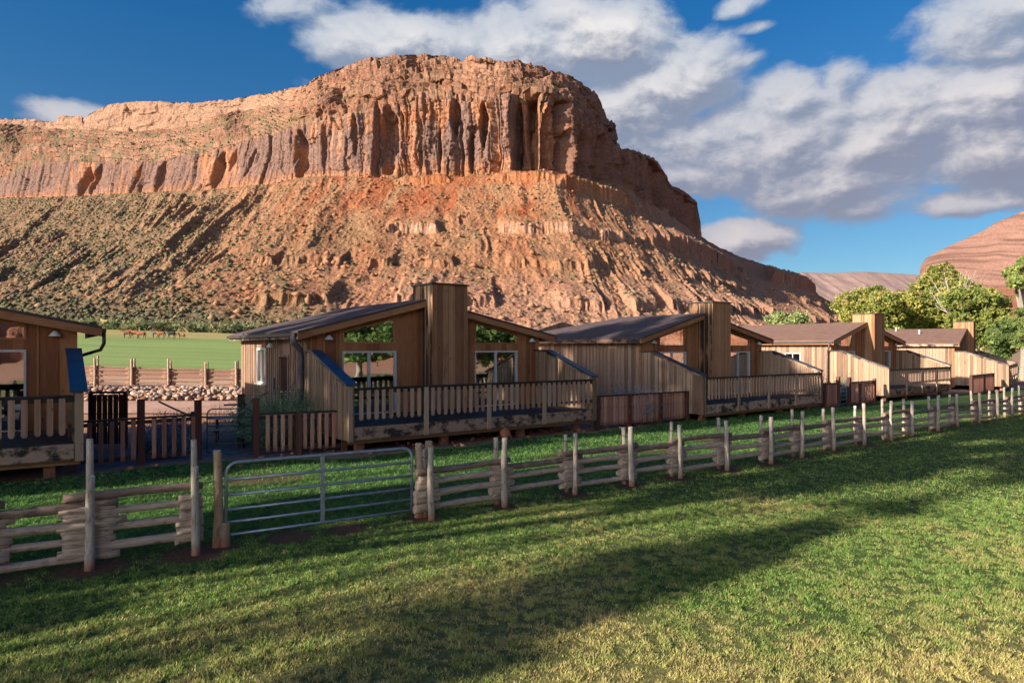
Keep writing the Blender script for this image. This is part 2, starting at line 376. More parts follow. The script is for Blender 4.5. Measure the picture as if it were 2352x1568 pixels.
M['cap_dark'] = m_simple('dark_cap_sheet', (0.022, 0.028, 0.04), 0.4, var=0.5, scale=3, bump=0.15)
def m_roof(nm_, ca, cb, cc_):
    m, t, p, _ = mat(nm_); O = t.new('ShaderNodeTexCoord').outputs['Object']; P = t.xyz(O)
    row = t.m('FLOOR', t.m('MULTIPLY', P[0], 7.0)); cidx = t.m('FLOOR', t.m('ADD', t.m('MULTIPLY', P[1], 4.0), t.m('MULTIPLY', t.wn(w=row), 1.0)))
    r = t.wn(vec=t.comb(row, cidx, 0.0)); n = t.noise(O, 1.2, 5, 0.6)
    c = t.mix(r, ca, cb); c = t.mix(t.mr(n, 0.4, 0.7, 0, 0.5), c, cc_)
    t.l.new(c, p.inputs['Base Color']); p.inputs['Roughness'].default_value = 0.9
    h = t.m('ADD', t.m('FRACT', t.m('MULTIPLY', P[0], 7.0)), t.m('MULTIPLY', r, 0.5)); t.l.new(t.bump(h, 0.4, 0.012), p.inputs['Normal'])
    return m
M['roof'] = m_roof('shaded_roof_shingles', (0.065, 0.048, 0.05), (0.095, 0.07, 0.072), (0.05, 0.042, 0.046))  # darker copy of the brown shingles, shade painted in for the shaded cabins
M['roof_lit'] = m_roof('lit_roof_shingles', (0.15, 0.088, 0.068), (0.2, 0.12, 0.095), (0.12, 0.075, 0.062))  # sunlit copy of the same shingles
def m_glass():
    m, t, p, out = mat('window_glass')
    gl = t.new('ShaderNodeBsdfGlossy'); gl.inputs[0].default_value = (0.85, 0.9, 0.95, 1); gl.inputs['Roughness'].default_value = 0.015
    tr = t.new('ShaderNodeBsdfTransparent'); tr.inputs[0].default_value = (0.75, 0.8, 0.82, 1)
    O = t.new('ShaderNodeTexCoord').outputs['Object']; nrm = t.bump(t.noise(O, 1.3, 2), 0.12, 0.02); t.l.new(nrm, gl.inputs['Normal'])
    mx = t.new('ShaderNodeMixShader'); mx.inputs[0].default_value = 0.55; t.l.new(tr.outputs[0], mx.inputs[1]); t.l.new(gl.outputs[0], mx.inputs[2]); t.l.new(mx.outputs[0], out.inputs[0])
    return m
M['glass'] = m_glass()
M['leaf'] = m_attr('leaves', 1.5, 0.3, 0.7, 0, trans=0.35)
M['rock'] = m_attr('mesa_rock', 0.6, 0.42, 0.95, 1.0, 1.2, detail=10)
M['scrub'] = m_attr('scrub', 2.0, 0.35, 0.95, 0)
M['stone'] = m_attr('stones', 3.0, 0.3, 0.9, 0.4, 0.05)
M['grass'] = m_attr('grass_blades', 8.0, 0.25, 0.75, 0, trans=0.3)
M['ground'] = m_attr('ground_soil', 5.0, 0.3, 0.95, 0.6, 0.05)
M['lawn'] = m_attr('lawn_turf', 22.0, 0.5, 0.95, 0.9, 0.05)
M['coat'] = m_attr('horse_coat', 3.0, 0.15, 0.6, 0)

# ------------------------------------------------------------------ terrain
AX = np.array((0.7776, 0.6288)); BX = np.array((-0.6288, 0.7776))     # along the cabin row, away from it
def sw(X, Y): return AX[0] * X + AX[1] * Y, BX[0] * X + BX[1] * Y
def gz(X, Y):
    s, w = sw(np.asarray(X, float), np.asarray(Y, float))
    z = 0.049 * np.maximum(0, w - 50) * sstep(w, 45, 60)
    return z - 0.012 * np.maximum(0, s - 20) * (s < 400) * sstep(-w, -40, -10) * 0.15
def gz1(x, y): return float(gz(x, y))

xs = np.concatenate([-np.geomspace(4000, 62, 60), np.arange(-60, 90, 0.75), np.geomspace(92, 4000, 60)])
ys = np.concatenate([-np.geomspace(3000, 42, 30), np.arange(-40, 75, 0.75), np.geomspace(76, 5000, 90)])
GX, GY = np.meshgrid(xs, ys); s_, w_ = sw(GX, GY)
GZ = gz(GX, GY); GZ = np.minimum(GZ, 12) + 0.03 * (fb(GX / 3, GY / 3, 3, 5) - 0.5) - 0.03
nz = fb(GX / 6, GY / 6, 4, 9)[..., None]
red = np.array((0.30, 0.125, 0.07)); tan = np.array((0.36, 0.22, 0.14)); grv = np.array((0.17, 0.14, 0.15))
gc = red * (1 - nz) + tan * nz
gm = (sstep(w_, 18.9, 19.3) * (1 - sstep(w_, 26, 29)) * (1 - sstep(s_, 9, 12)))[..., None]       # grey gravel between the cabins
gc = gc * (1 - gm) + grv * gm
farm = sstep(GY + 0.3 * np.abs(GX), 160, 260)[..., None]; gc = gc * (1 - farm) + np.array((0.26, 0.2, 0.12)) * farm
dry = (sstep(GY, 46, 47) * (1 - sstep(GY, 52, 60)))[..., None]; gc = gc * (1 - dry * 0.6) + np.array((0.5, 0.36, 0.25)) * dry * 0.6
ground = np_mesh('ground', np.stack([GX, GY, GZ], -1).reshape(-1, 3), grid_faces(*GX.shape), 4, M['ground'], gc.reshape(-1, 3), True)
tag(ground, 'red brown soil and grey gravel spread between and behind the cabins', kind='structure')

ST = [(-0.13, 12.48), (1.24, 13.52), (2.52, 14.37), (3.75, 15.24), (5.1, 16.21), (6.48, 17.13), (7.66, 18.08), (9.08, 19.3), (10.52, 20.43), (11.93, 21.49), (13.19, 22.55), (14.94, 23.98), (16.68, 25.59), (18.32, 26.8), (19.7, 27.78), (21.22, 29.02), (22.8, 30.3), (24.4, 31.6)]
STL = [(-7.75, 7.55), (-6.55, 8.3), (-5.52, 8.93), (-4.43, 9.59)]
FP = np.array(STL + [(-4.34, 9.9), (-3.5, 10.45), (-2.6, 11.0), (-1.48, 11.6)] + ST)
def fence_d(X, Y):
    best = np.full(np.shape(X), 99.0)
    for i in range(len(FP) - 1):
        a, b = FP[i], FP[i + 1]; d = b - a; L2 = (d ** 2).sum()
        t = np.clip(((X - a[0]) * d[0] + (Y - a[1]) * d[1]) / L2, 0, 1)
        best = np.minimum(best, np.hypot(X - a[0] - t * d[0], Y - a[1] - t * d[1]))
    return best
def post_d(X, Y):
    best = np.full(np.shape(X), 99.0)
    for a in FP: best = np.minimum(best, np.hypot(X - a[0], Y - a[1]))
    return best
def bare(X, Y):
    """0 grass .. 1 bare soil, near the fence line, in the gateway and along the cabins"""
    n = fb(X / 0.7, Y / 0.7, 3, 31); s, w = sw(X, Y)
    left = sstep(-X, 1.5, 5.0)
    b = sstep(0.36 + 0.18 * left - fence_d(X, Y) + (n - 0.5) * 0.7, 0, 0.3) * (0.1 + 0.5 * left * (X < -3.9)) + sstep(0.45 - post_d(X, Y) + (n - 0.5) * 0.5, 0, 0.25)
    for (cx, cy, r) in ((-2.6, 13.8, 0.55), (-5.4, 15.2, 0.9), (3.9, 19.6, 0.8), (0.9, 17.9, 0.7), (6.3, 21.7, 1.0)):
        b = np.maximum(b, sstep(r - np.hypot(X - cx, Y - cy) + (n - 0.5) * 0.8, 0, 0.3) * 0.65)
    return np.clip(b, 0, 1)
def lawn_col(X, Y):
    n1 = fb(X / 2.6, Y / 2.6, 4, 3); n2 = fb(X / 0.35, Y / 0.35, 3, 4); n3 = fb(X / 9, Y / 9, 3, 8)
    s, w = sw(X, Y)
    yel = sstep(n1 * 0.5 + n3 * 0.5 + 0.25 * (n2 - 0.5) + 0.05 * np.clip(7.5 - w, -4, 6) - 0.05, 0.42, 0.76) * 0.85
    deep = sstep(w, 9.0, 11.5)
    g = np.array((0.15, 0.245, 0.06)); d = np.array((0.10, 0.21, 0.055)); yv = np.array((0.46, 0.40, 0.16))
    c = g * (1 - deep[..., None]) + d * deep[..., None]; yel = yel * (1 - 0.9 * deep)
    return c * (1 - yel[..., None]) + yv * yel[..., None], yel
def edge_w(s): return 18.35 - 1.7 * sstep(s, 5.0, 8.5) + 0.6 * sstep(s, 18, 30) - 1.7 * sstep(s, 44, 58) + 0.6 * (fb(s / 1.3, s * 0, 3, 77) - 0.5)
# lawn sheet in (s, w)
ls = np.concatenate([np.arange(-45, -12, 1.0), np.arange(-12, 45, 0.2), np.arange(45, 130, 1.0)]); lt = np.linspace(0, 1, 170)
LS, LT = np.meshgrid(ls, lt); LW = -30 + (edge_w(LS) + 30) * (1 - (1 - LT) ** 1.25)
LX = LS * AX[0] + LW * BX[0]; LY = LS * AX[1] + LW * BX[1]
lz = gz(LX, LY) + 0.012 + 0.05 * (fb(LX / 2, LY / 2, 2, 6) - 0.5) * (1 - LT) + 0.02 * (fb(LX / 0.25, LY / 0.25, 2, 16) - 0.5)
lc, _ = lawn_col(LX, LY); bb = bare(LX, LY)[..., None]; lc = lc * 0.38 * (1 - bb) + np.array((0.12, 0.062, 0.04)) * bb
lawn = np_mesh('lawn', np.stack([LX, LY, lz], -1).reshape(-1, 3), grid_faces(*LX.shape), 4, M['lawn'], lc.reshape(-1, 3), True)
tag(lawn, 'mown lawn with straw coloured patches in front of the cabins', kind='structure')
# grass blades
def blades(n, y0, y1, size, seed):
    rg = np.random.default_rng(seed); Y = (rg.random(n) * (y1 ** 0.7 - y0 ** 0.7) + y0 ** 0.7) ** (1 / 0.7)
    X = (rg.random(n) * 2 - 1) * 0.8 * Y
    s, w = sw(X, Y); cl = fb(X / 0.10, Y / 0.10, 2, 41); tn = fb(X / 0.085, Y / 0.085, 2, 43)
    keep = (rg.random(n) > bare(X, Y) * 1.1) & (w < edge_w(s) - 0.03) & (cl + rg.random(n) * 0.25 > 0.56)
    X, Y, s, w, tn, cl = X[keep], Y[keep], s[keep], w[keep], tn[keep], cl[keep]; n = len(X)
    c, yel = lawn_col(X, Y)
    hgt = size * (0.45 + rg.random(n) * 0.8 + 1.6 * np.clip(cl - 0.5, 0, 0.4)) * (1 + 0.2 * sstep(w, 10, 16)); wd = hgt * 0.17
    a = rg.random(n) * 6.283; la = rg.random(n) * 6.283; ll = hgt * (0.25 + 0.7 * rg.random(n))
    z = gz(X, Y) + 0.0
    p0 = np.stack([X - np.cos(a) * wd, Y - np.sin(a) * wd, z], -1); p1 = np.stack([X + np.cos(a) * wd, Y + np.sin(a) * wd, z], -1)
    p2 = np.stack([X + np.cos(la) * ll, Y + np.sin(la) * ll, z + hgt], -1)
    V = np.stack([p0, p1, p2], 1).reshape(-1, 3)
    straw = (rg.random(n) < (0.05 + sstep(tn, 0.5, 0.68) * (0.25 + 0.75 * yel)) * (1 - 0.9 * sstep(w, 9.5, 11.5)))[:, None]
    c = c * (0.7 + 0.75 * rg.random((n, 1))); c = np.where(straw, np.array((0.46, 0.38, 0.17)) * (0.6 + 0.6 * rg.random((n, 1))), c)
    return V, np.repeat(c, 3, 0)
parts = [blades(760000, 5.2, 13, 0.036, 1), blades(640000, 11, 34, 0.042, 2)]
BV = np.concatenate([p[0] for p in parts]); BC = np.concatenate([p[1] for p in parts])
gr = np_mesh('grass', BV, np.arange(len(BV)), 3, M['grass'], BC)
tag(gr, 'short green and straw grass blades covering the lawn', 'grass', kind='stuff')

# pasture and dirt road sheets
def sheet(name, x0, x1, y0, y1, nx_, ny_, colf, matn, lift, label, edge=0.0):
    X, Y = np.meshgrid(np.linspace(x0, x1, nx_), np.linspace(y0, y1, ny_))
    if edge: Y = Y + edge * (fb(X / 4, X * 0, 3, 3) - 0.5) * 2
    Z = gz(X, Y); Z = np.minimum(Z, 12) + lift
    o = np_mesh(name, np.stack([X, Y, Z], -1).reshape(-1, 3), grid_faces(ny_, nx_), 4, matn, colf(X, Y).reshape(-1, 3), True)
    return tag(o, label, kind='structure')
def past_col(X, Y):
    n = fb(X / 14, Y / 5, 4, 21)[..., None]; st_ = vn(X / 60, Y / 2.2, 5)[..., None]
    e = sstep(Y - 0.12 * (X + 100), 128, 142)[..., None]
    c = np.array((0.19, 0.265, 0.085)) * (0.75 + 0.3 * n + 0.2 * st_)
    return c * (1 - e) + np.array((0.30, 0.26, 0.10)) * (0.8 + 0.4 * n) * e
sheet('pasture', -230, 90, 64, 196, 200, 160, past_col, M['ground'], 0.03, 'bright green pasture sloping up behind the back rail fence', 0.6)
def road_col(X, Y):
    n = fb(X / 2, Y / 2, 4, 22)[..., None]; return np.array((0.40, 0.25, 0.19)) * (0.8 + 0.4 * n)
sheet('dirt_road', -60, -4, 30.5, 37.6, 200, 24, road_col, M['ground'], 0.02, 'pink dirt road running behind the cabins below the loose rocks', 0.3)

# ------------------------------------------------------------------ mesa
def P3(u, v, Y): return np.stack([(u - 1176) / F * Y, Y, H + (800 - v) / F * Y], -1)
def tab(u, pts): a = np.array(pts, float); return np.interp(u, a[:, 0], a[:, 1])
SKY = [(-120, 268), (0, 272), (60, 275), (130, 280), (134, 266), (188, 268), (192, 276), (205, 262), (250, 240), (330, 232), (430, 237), (520, 232), (570, 222), (640, 210), (700, 197), (740, 172), (800, 150), (860, 135), (935, 126), (1000, 132), (1060, 140), (1085, 135), (1130, 143), (1190, 142), (1230, 152), (1290, 170), (1330, 192), (1360, 220), (1385, 258), (1405, 290), (1415, 320), (1425, 348), (1440, 341), (1470, 350), (1500, 366), (1520, 390), (1536, 424), (1548, 429), (1575, 441), (1600, 463), (1607, 500), (1610, 544), (1640, 563), (1700, 590), (1760, 609), (1820, 634), (1850, 648), (1880, 678), (1900, 690), (1935, 706), (1980, 726), (2060, 752)]
VB = [(-120, 455), (0, 452), (172, 448), (387, 437), (602, 422), (705, 402), (963, 401), (1178, 392), (1264, 382), (1329, 401), (1436, 427), (1501, 465), (1565, 508), (1610, 549), (1640, 568), (1700, 595), (1760, 614), (1850, 653), (1880, 683), (1935, 711), (2060, 757)]
VT = [(-120, 408), (0, 405), (64, 378), (129, 371), (344, 369), (473, 347), (600, 310), (671, 290), (809, 262), (899, 238), (1032, 229), (1178, 227), (1243, 225), (1307, 245), (1372, 288), (1425, 352), (1440, 347), (1470, 357), (1500, 374), (1520, 398), (1540, 432), (1575, 449), (1600, 471), (1610, 546), (1640, 565), (1700, 592), (1760, 611), (1850, 650), (1880, 680), (1935, 708), (2060, 754)]
YB = [(-120, 640), (0, 615), (300, 570), (600, 530), (800, 505), (1000, 495), (1178, 488), (1264, 486), (1329, 512), (1390, 552), (1436, 592), (1501, 655), (1565, 735), (1610, 800), (1700, 810), (1850, 830), (1940, 850), (2060, 880)]
UF = [(-120, -640), (0, -500), (300, -220), (600, 130), (800, 480), (950, 800), (1050, 1010), (1150, 1210), (1250, 1400), (1350, 1570), (1450, 1720), (1550, 1850), (1610, 1900), (1700, 1940), (1850, 1985), (1935, 2020), (2060, 2100)]
YF = [(-120, 196), (600, 196), (800, 206), (950, 218), (1250, 235), (1450, 240), (1610, 262), (1700, 290), (1850, 370), (1935, 450), (2060, 560)]
NC = 1500
uc = np.linspace(-120, 2060, NC)
uc = uc + 0
vS = tab(uc, SKY) + 3.0 * (fb(uc / 9, uc * 0, 4, 50) - 0.5) * 2 * (uc < 1608); vB = tab(uc, VB); vT = tab(uc, VT); Yb = tab(uc, YB)
vS = np.minimum(vS, vT - 0.5)
Yt = Yb + 5
lw = 1 - sstep(uc, 560, 760); rt = sstep(uc, 1380, 1430)
vU = (vS + (vT - vS) * 0.35) * (1 - lw) + lw * tab(uc, [(-120, 285), (0, 288), (130, 300), (190, 300), (250, 305), (330, 303), (430, 295), (520, 262), (700, 235)])
vU = np.clip(vU, vS + 0.3, vT - 0.2)
Yu = Yt + (45 * (1 - lw) + 125 * lw) * (1 - rt) + 4 * rt; Ys = Yu + (34 * (1 - lw) + 12 * lw) * (1 - rt) + 4 * rt
pB, pT, pU, pS = P3(uc, vB, Yb), P3(uc, vT, Yt), P3(uc, vU, Yu), P3(uc, vS, Ys)
uf = tab(uc, UF); Yf = tab(uc, YF); fx = (uf - 1176) / F * Yf; pF = np.stack([fx, Yf, np.minimum(gz(fx, Yf), 12) - 0.6], -1)
pK = pS + np.array((0, 160, -25.0)); pL = pK + np.array((0, 200, -240.0))
seg_n = [300, 190, 90, 80, 12, 6]; st = [pF, pB, pT, pU, pS, pK, pL]
rows = []; seg_id = []; tt = []
for k, n in enumerate(seg_n):
    t = np.linspace(0, 1, n, endpoint=False)
    for x in t:
        q = st[k] * (1 - x) + st[k + 1] * x
        if k == 0: q = q.copy(); zz = x ** 1.32; q[:, 2] = st[0][:, 2] * (1 - zz) + st[1][:, 2] * zz
        rows.append(q); seg_id.append(k); tt.append(x)
MP = np.array(rows); seg_id = np.array(seg_id)[:, None] + np.zeros((1, NC)); tt = np.array(tt)[:, None] + np.zeros((1, NC))
# plan normal of the cliff line and arc length
dB = np.gradient(pB[:, :2], axis=0); k_ = np.ones(41) / 41
dBs = np.stack([np.convolve(np.pad(dB[:, i], 20, mode='edge'), k_, 'valid') for i in (0, 1)], -1)
nrm = np.stack([dBs[:, 1], -dBs[:, 0]], -1); nrm /= np.linalg.norm(nrm, axis=1)[:, None]
arc = np.concatenate([[0], np.cumsum(np.linalg.norm(np.diff(pB[:, :2], axis=0), axis=1))])
S = arc[None, :] + np.zeros_like(tt); Z = MP[..., 2]; U = uc[None, :] + np.zeros_like(tt)
# --- cliff relief
def blocks(s, wl, seed, rnd=0.35):
    s = s / wl; i = np.floor(s); f_ = s - i; z0 = np.zeros_like(i)
    j0 = _h(i, z0, z0, seed) * rnd; off = f_ < j0; i2 = np.where(off, i - 1, i)
    h = _h(i2, z0, z0 + 3, seed)
    nxt = np.where(off, j0, 1 + _h(i + 1, z0, z0, seed) * rnd); prv = np.where(off, -1 + _h(i - 1, z0, z0, seed) * rnd, j0)
    x = (f_ - prv) / (nxt - prv)
    return h, x
wS = S + 6 * (fb(S / 40, Z / 30, 3, 60) - 0.5) + 3.0 * (fb(S / 9, Z / 12, 3, 61) - 0.5) - lw[None, :] * (Z - 110) * 0.25
h1, x1 = blocks(wS, 24, 1, 0.7); h2, x2 = blocks(wS + 3, 9.5, 2, 0.7); h3, x3 = blocks(wS, 3.4, 3, 0.7)
def joint(wl, zl, seed, rnd=0.6):            # blocks broken by level joints: a protrusion per (column, course)
    i = np.floor(wS / wl + 0.4 * vn(Z / 30, S * 0, seed)); z0 = np.zeros_like(i); zo = _h(i, z0, z0, seed + 1)
    k = np.floor(Z / (zl * (0.6 + 0.8 * zo)) + zo * 7 + 0.35 * vn(S / 6, Z / 20, seed + 3)); return _h(i, k, z0, seed + 2)
fade_blk = sstep(fb(S / 30, Z / 60, 2, 62), 0.3, 0.5)
crack = lambda x, w: np.exp(-((x - 1) / w) ** 2) + np.exp(-(x / w) ** 2)
rel = (h1 - 0.5) * 7 + (h2 - 0.5) * 3.6 * (0.35 + 0.65 * fade_blk) + (h3 - 0.5) * 1.0 - 3.2 * crack(x1, 0.035) * fade_blk - 1.6 * crack(x2, 0.05) * fade_blk
rel += 5.0 * (joint(13, 26, 201) - 0.5) + 2.4 * (joint(5.2, 14, 211) - 0.5) + 0.9 * (joint(2.4, 6, 221) - 0.5)
rel += 1.8 * (fb(S / 10, Z / 5.0, 5, 63) - 0.5) + 1.6 * (fb(S / 60, Z / 2.2, 2, 64) - 0.5) + 0.8 * (vn(S / 1.6, Z / 1.9, 65) - 0.5)
rel += 6 * (h1 - 0.5) * sstep(U, 850, 1000) - 5 * np.clip(x1 - 0.72, 0, 1) / 0.28 * sstep(U, 850, 1000)
rel *= (0.42 + 0.58 * sstep(U, 650, 900)); rel -= 3.5
for (u0, hw, va, vb, dp) in [(886, 22, 240, 392, 11), (1187, 11, 226, 395, 16), (1228, 16, 150, 385, 20), (1262, 8, 330, 385, 12), (1045, 8, 228, 300, 9), (1110, 8, 235, 330, 11), (965, 6, 270, 395, 7), (737, 7, 285, 395, 8), (681, 13, 300, 400, 12), (812, 6, 262, 350, 7), (1080, 6, 300, 390, 8), (1278, 9, 240, 390, 14), (1312, 8, 300, 400, 14), (1346, 10, 290, 405, 16), (1382, 9, 310, 415, 16), (915, 4, 250, 330, 5), (1008, 4, 300, 395, 6), (1395, 10, 300, 420, 10), (1305, 14, 170, 250, 9), (905, 8, 150, 200, 6), (950, 7, 155, 210, 5), (1150, 9, 140, 200, 6), (1215, 12, 150, 230, 10), (200, 7, 378, 440, 7), (175, 10, 385, 445, 8), (300, 5, 375, 440, 6), (350, 8, 372, 435, 7), (480, 9, 350, 425, 8), (520, 6, 345, 385, 7), (560, 5, 340, 400, 5)]:
    vv = 800 - (Z - H) / MP[..., 1] * F; lean = np.where(U < 620, (vv - vb) * -0.35, 0)
    hv = hw * (0.25 + 0.75 * np.sin(np.clip((vv - va) / (vb - va), 0.04, 0.96) * math.pi) ** 0.6)
    m_ = np.exp(-np.clip(np.abs(U - u0 - lean + 9 * (fb(Z / 9, S / 30, 3, int(u0)) - 0.5)) / hv, 0, 9) ** 3) * sstep(vv, va - 8, va + 6) * (1 - sstep(vv, vb - 2, vb + 8))
    rel -= dp * m_
tal = (seg_id == 0); cl = (seg_id == 1); cap = (seg_id == 2) | (seg_id == 3)
wgt = np.where(tal, sstep(tt, 0.955, 1.0), np.where(cl, 1.0, np.where(seg_id == 2, 1 - sstep(tt, 0.0, 0.3), 0.0))) * np.where(U > 1590, 1 - sstep(U, 1600, 1612), 1)
cw_ = np.where(seg_id == 2, sstep(tt, 0.0, 0.3), np.where(seg_id == 3, 1.0, 0)) * np.where(U > 1420, 0.5, 1) * (1 - 0.5 * lw[None, :])
crel = 9 * (fb(S / 19, Z / 11, 5, 66) - 0.5) + 4.5 * (joint(17, 11, 231) - 0.5) + 2.4 * (joint(6, 4.5, 241) - 0.5) - 7 * sstep(ridge(S / 30 + 0.4 * fb(S / 9, Z / 9, 2, 68), Z / 60, 2, 67), 0.86, 0.97)
rr_ = rel * wgt + crel * cw_
MP[..., 0] += nrm[None, :, 0] * rr_; MP[..., 1] += nrm[None, :, 1] * rr_
# --- cap: bedded ledges
capw = np.where(seg_id == 2, sstep(tt, 0, 0.08), np.where(seg_id == 3, 1.0, 0)) * np.where(U > 1420, 0.3, 1)
hz_ = 6.5 + 3 * (fb(S / 80, Z * 0, 2, 70) - 0.5); ph = Z / hz_ + 0.9 * fb(S / 45, Z / 40, 3, 71); fr = ph - np.floor(ph)
MP[..., 2] += capw * (1 - 0.75 * lw[None, :] * (seg_id == 3)) * hz_ * (sstep(fr, 0.15, 0.5) - fr) * 0.75
MP[..., 2] += capw * 3.0 * (fb(MP[..., 0] / 7, MP[..., 1] / 9, 4, 72) - 0.5)
gul = ridge(S / 26, tt * 2.2 + Z / 90, 2, 73); 

# --- talus: gullies run down the fall line
sT = S + 22 * (fb(S / 60, tt * 2.5, 3, 80) - 0.5) + 5 * (fb(S / 12, tt * 9, 3, 79) - 0.5)
tw = sstep(tt, 0, 0.12) * (1 - sstep(tt, 0.93, 1.0)) * tal
mid = np.sin(np.clip(tt, 0, 1) * math.pi)
g1 = ridge(sT / 30, tt * 1.0 + 0.2, 1, 81); g2 = ridge(sT / 9.5, tt * 2.5, 2, 82); g3 = ridge(sT / 3.6, tt * 6, 2, 83)
amp = 0.80 - 0.15 * sstep(U, 700, 900) - 0.15 * sstep(U, 1250, 1400)
gm1 = sstep(fb(S / 55, tt * 3.2, 3, 88), 0.35, 0.7); gm2 = sstep(fb(S / 30, tt * 7, 3, 89), 0.45, 0.65)
dz = amp * (6.5 * (g1 - 0.5) * mid * (0.35 + 0.9 * gm1) + 5 * (g2 - 0.5) * (0.15 + gm2) + 1.4 * (g3 - 0.5) * gm1) 
X_, Y_ = MP[..., 0], MP[..., 1]
rg_ = fb(X_ / 8, Y_ / 12, 4, 84); dz += 3.0 * (rg_ - 0.5) + 1.2 * (fb(X_ / 1.2, Y_ / 1.8, 3, 85) - 0.5)
bl = vn(X_ / 3.2, Y_ / 3.6, 86); dz += 0.5 * sstep(bl, 0.90, 0.97) * sstep(fb(X_ / 30, Y_ / 40, 2, 87), 0.4, 0.6)
MP[..., 2] += dz * tw
# strata ledges crossing the talus
def ledge(z0, hgt, back, mask, seed):
    zz = MP[..., 2]; zt = z0 + 3.5 * (fb(S / 22, S * 0, 4, seed) - 0.5) + 0.5 * (vn(S / 3.3, S * 0, seed + 1) - 0.5) + 1.5 * (fb(S / 7, S * 0, 2, seed + 5) - 0.5)
    MP[..., 2] = zz + tal * mask * hgt * sstep(zz, zt - 0.5, zt + 0.5) * (1 - sstep(zz, zt, zt + back))
nm = fb(S / 35, S * 0, 3, 91)
zc = lambda c: sstep(U, c - 60, c + 60)
whitem = sstep(nm, 0.38, 0.5) * zc(890) * (1 - sstep(U, 1330, 1450)); darkm = zc(1440)
ledge(67, 5, 20, whitem, 92); ledge(69, 12, 44, darkm * sstep(nm, 0.2, 0.42), 93)
ledge(117.5, 4.5, 12, zc(900) * (1 - sstep(U, 1240, 1290)) * sstep(nm, 0.3, 0.45), 94); ledge(109, 9, 18, sstep(U, 1265, 1290) * (1 - sstep(U, 1400, 1460)), 98)
ledge(20, 3.5, 20, zc(650) * sstep(fb(S / 18, S * 0, 3, 95), 0.47, 0.56), 96); ledge(42, 3.0, 14, zc(700) * sstep(fb(S / 14, S * 0, 3, 97), 0.56, 0.62), 99)
# --- colours, with shade painted onto the right shoulder
def L(a, b, t): return a * (1 - t[..., None]) + b * t[..., None]
c3 = lambda *a: np.array(a, float)
Zf = MP[..., 2]; X_, Y_ = MP[..., 0], MP[..., 1]
n_a = fb(S / 12, Zf / 10, 4, 101); n_b = fb(S / 3.2, Zf / 26, 3, 102); n_c = fb(S / 34, Zf / 30, 3, 103); n_d = fb(S / 50, Zf / 1.7, 3, 104)
cliff = L(c3(0.46, 0.225, 0.12), c3(0.52, 0.30, 0.19), sstep(n_a, 0.3, 0.7))
cliff = L(cliff, c3(0.50, 0.20, 0.08), sstep(n_d, 0.55, 0.75) * 0.5)
varn_shade = np.clip(0.7 * sstep(U, 1300, 1380) + sstep(n_b * 0.5 + n_c * 0.6 + 0.10 * lw[None, :], 0.50, 0.64) * (1 - 0.5 * (1 - sstep(tt, 0.05, 0.3))), 0, 1)  # desert varnish, plus painted shade over the right-hand cliffs
drip = sstep(fb(S / 1.7, Zf / 40, 3, 113), 0.54, 0.68) * sstep(fb(S / 22, Zf / 40, 2, 114), 0.42, 0.6); cliff = L(cliff, c3(0.20, 0.13, 0.11), drip * 0.75)
cliff = L(cliff, L(c3(0.27, 0.20, 0.18), c3(0.19, 0.135, 0.12), n_a), varn_shade * 0.85)
capc = L(c3(0.41, 0.235, 0.15), c3(0.50, 0.31, 0.205), n_a); capc = L(capc, c3(0.27, 0.17, 0.13), sstep(fb(S / 9, Zf / 14, 4, 112), 0.5, 0.66) * 0.6); capc = L(capc, c3(0.34, 0.17, 0.105), sstep(fb(S / 60, Zf / 3.2, 3, 105), 0.46, 0.6) * 0.7)
capc = L(capc, c3(0.23, 0.20, 0.115), sstep(fb(X_ / 7, Y_ / 9, 4, 106), 0.5, 0.64) * (0.25 + 0.6 * (lw[None, :] + 0 * U)) * np.where(seg_id == 2, 1, 0.4))
upl = (lw[None, :] + 0 * U) * (seg_id == 3); capc = L(capc, c3(0.56, 0.38, 0.265), upl * 0.65)
nt = fb(sT / 16, tt * 4, 4, 107); ntf = fb(X_ / 3, Y_ / 4, 4, 108)
tlc = L(c3(0.45, 0.225, 0.115), c3(0.48, 0.285, 0.165), nt)
leftm = 1 - sstep(U + 260 * (tt - 0.4), 420, 900)
tlc = L(tlc, L(c3(0.28, 0.215, 0.13), c3(0.41, 0.27, 0.16), ntf), leftm * 0.85)
redm = sstep(fb(sT / 13, tt * 5, 3, 109), 0.48, 0.62) * sstep(U, 560, 800) * (0.4 + 0.6 * sstep(tt, 0.55, 0.85))
redp = np.exp(-((U - 1010) / 60) ** 2 - ((tt - 0.84) / 0.1) ** 2) + np.exp(-((U - 1150) / 40) ** 2 - ((tt - 0.42) / 0.12) ** 2) + np.exp(-((U - 1190) / 40) ** 2 - ((tt - 0.7) / 0.08) ** 2)
tlc = L(tlc, c3(0.43, 0.135, 0.055), np.clip(redm * 0.7 + redp * sstep(nt, 0.3, 0.6), 0, 1))
olive = sstep(fb(sT / 6, tt * 9, 4, 110), 0.5, 0.62); tlc = L(tlc, c3(0.27, 0.215, 0.12), olive * 0.35)
lowp = (1 - sstep(tt, 0.2, 0.42)) * sstep(U, 850, 1050); tlc = L(tlc, L(c3(0.52, 0.30, 0.20), c3(0.60, 0.42, 0.31), ntf), lowp * 0.6)
rightp = sstep(U + (1 - tt) * 120, 1380, 1600); tlc = L(tlc, L(c3(0.50, 0.29, 0.2), c3(0.40, 0.27, 0.19), nt), rightp * 0.6)
lowl = (1 - sstep(tt, 0.05, 0.20)) * (1 - sstep(U, 800, 950)); tlc = L(tlc, L(c3(0.15, 0.165, 0.085), c3(0.30, 0.25, 0.15), ntf), lowl)
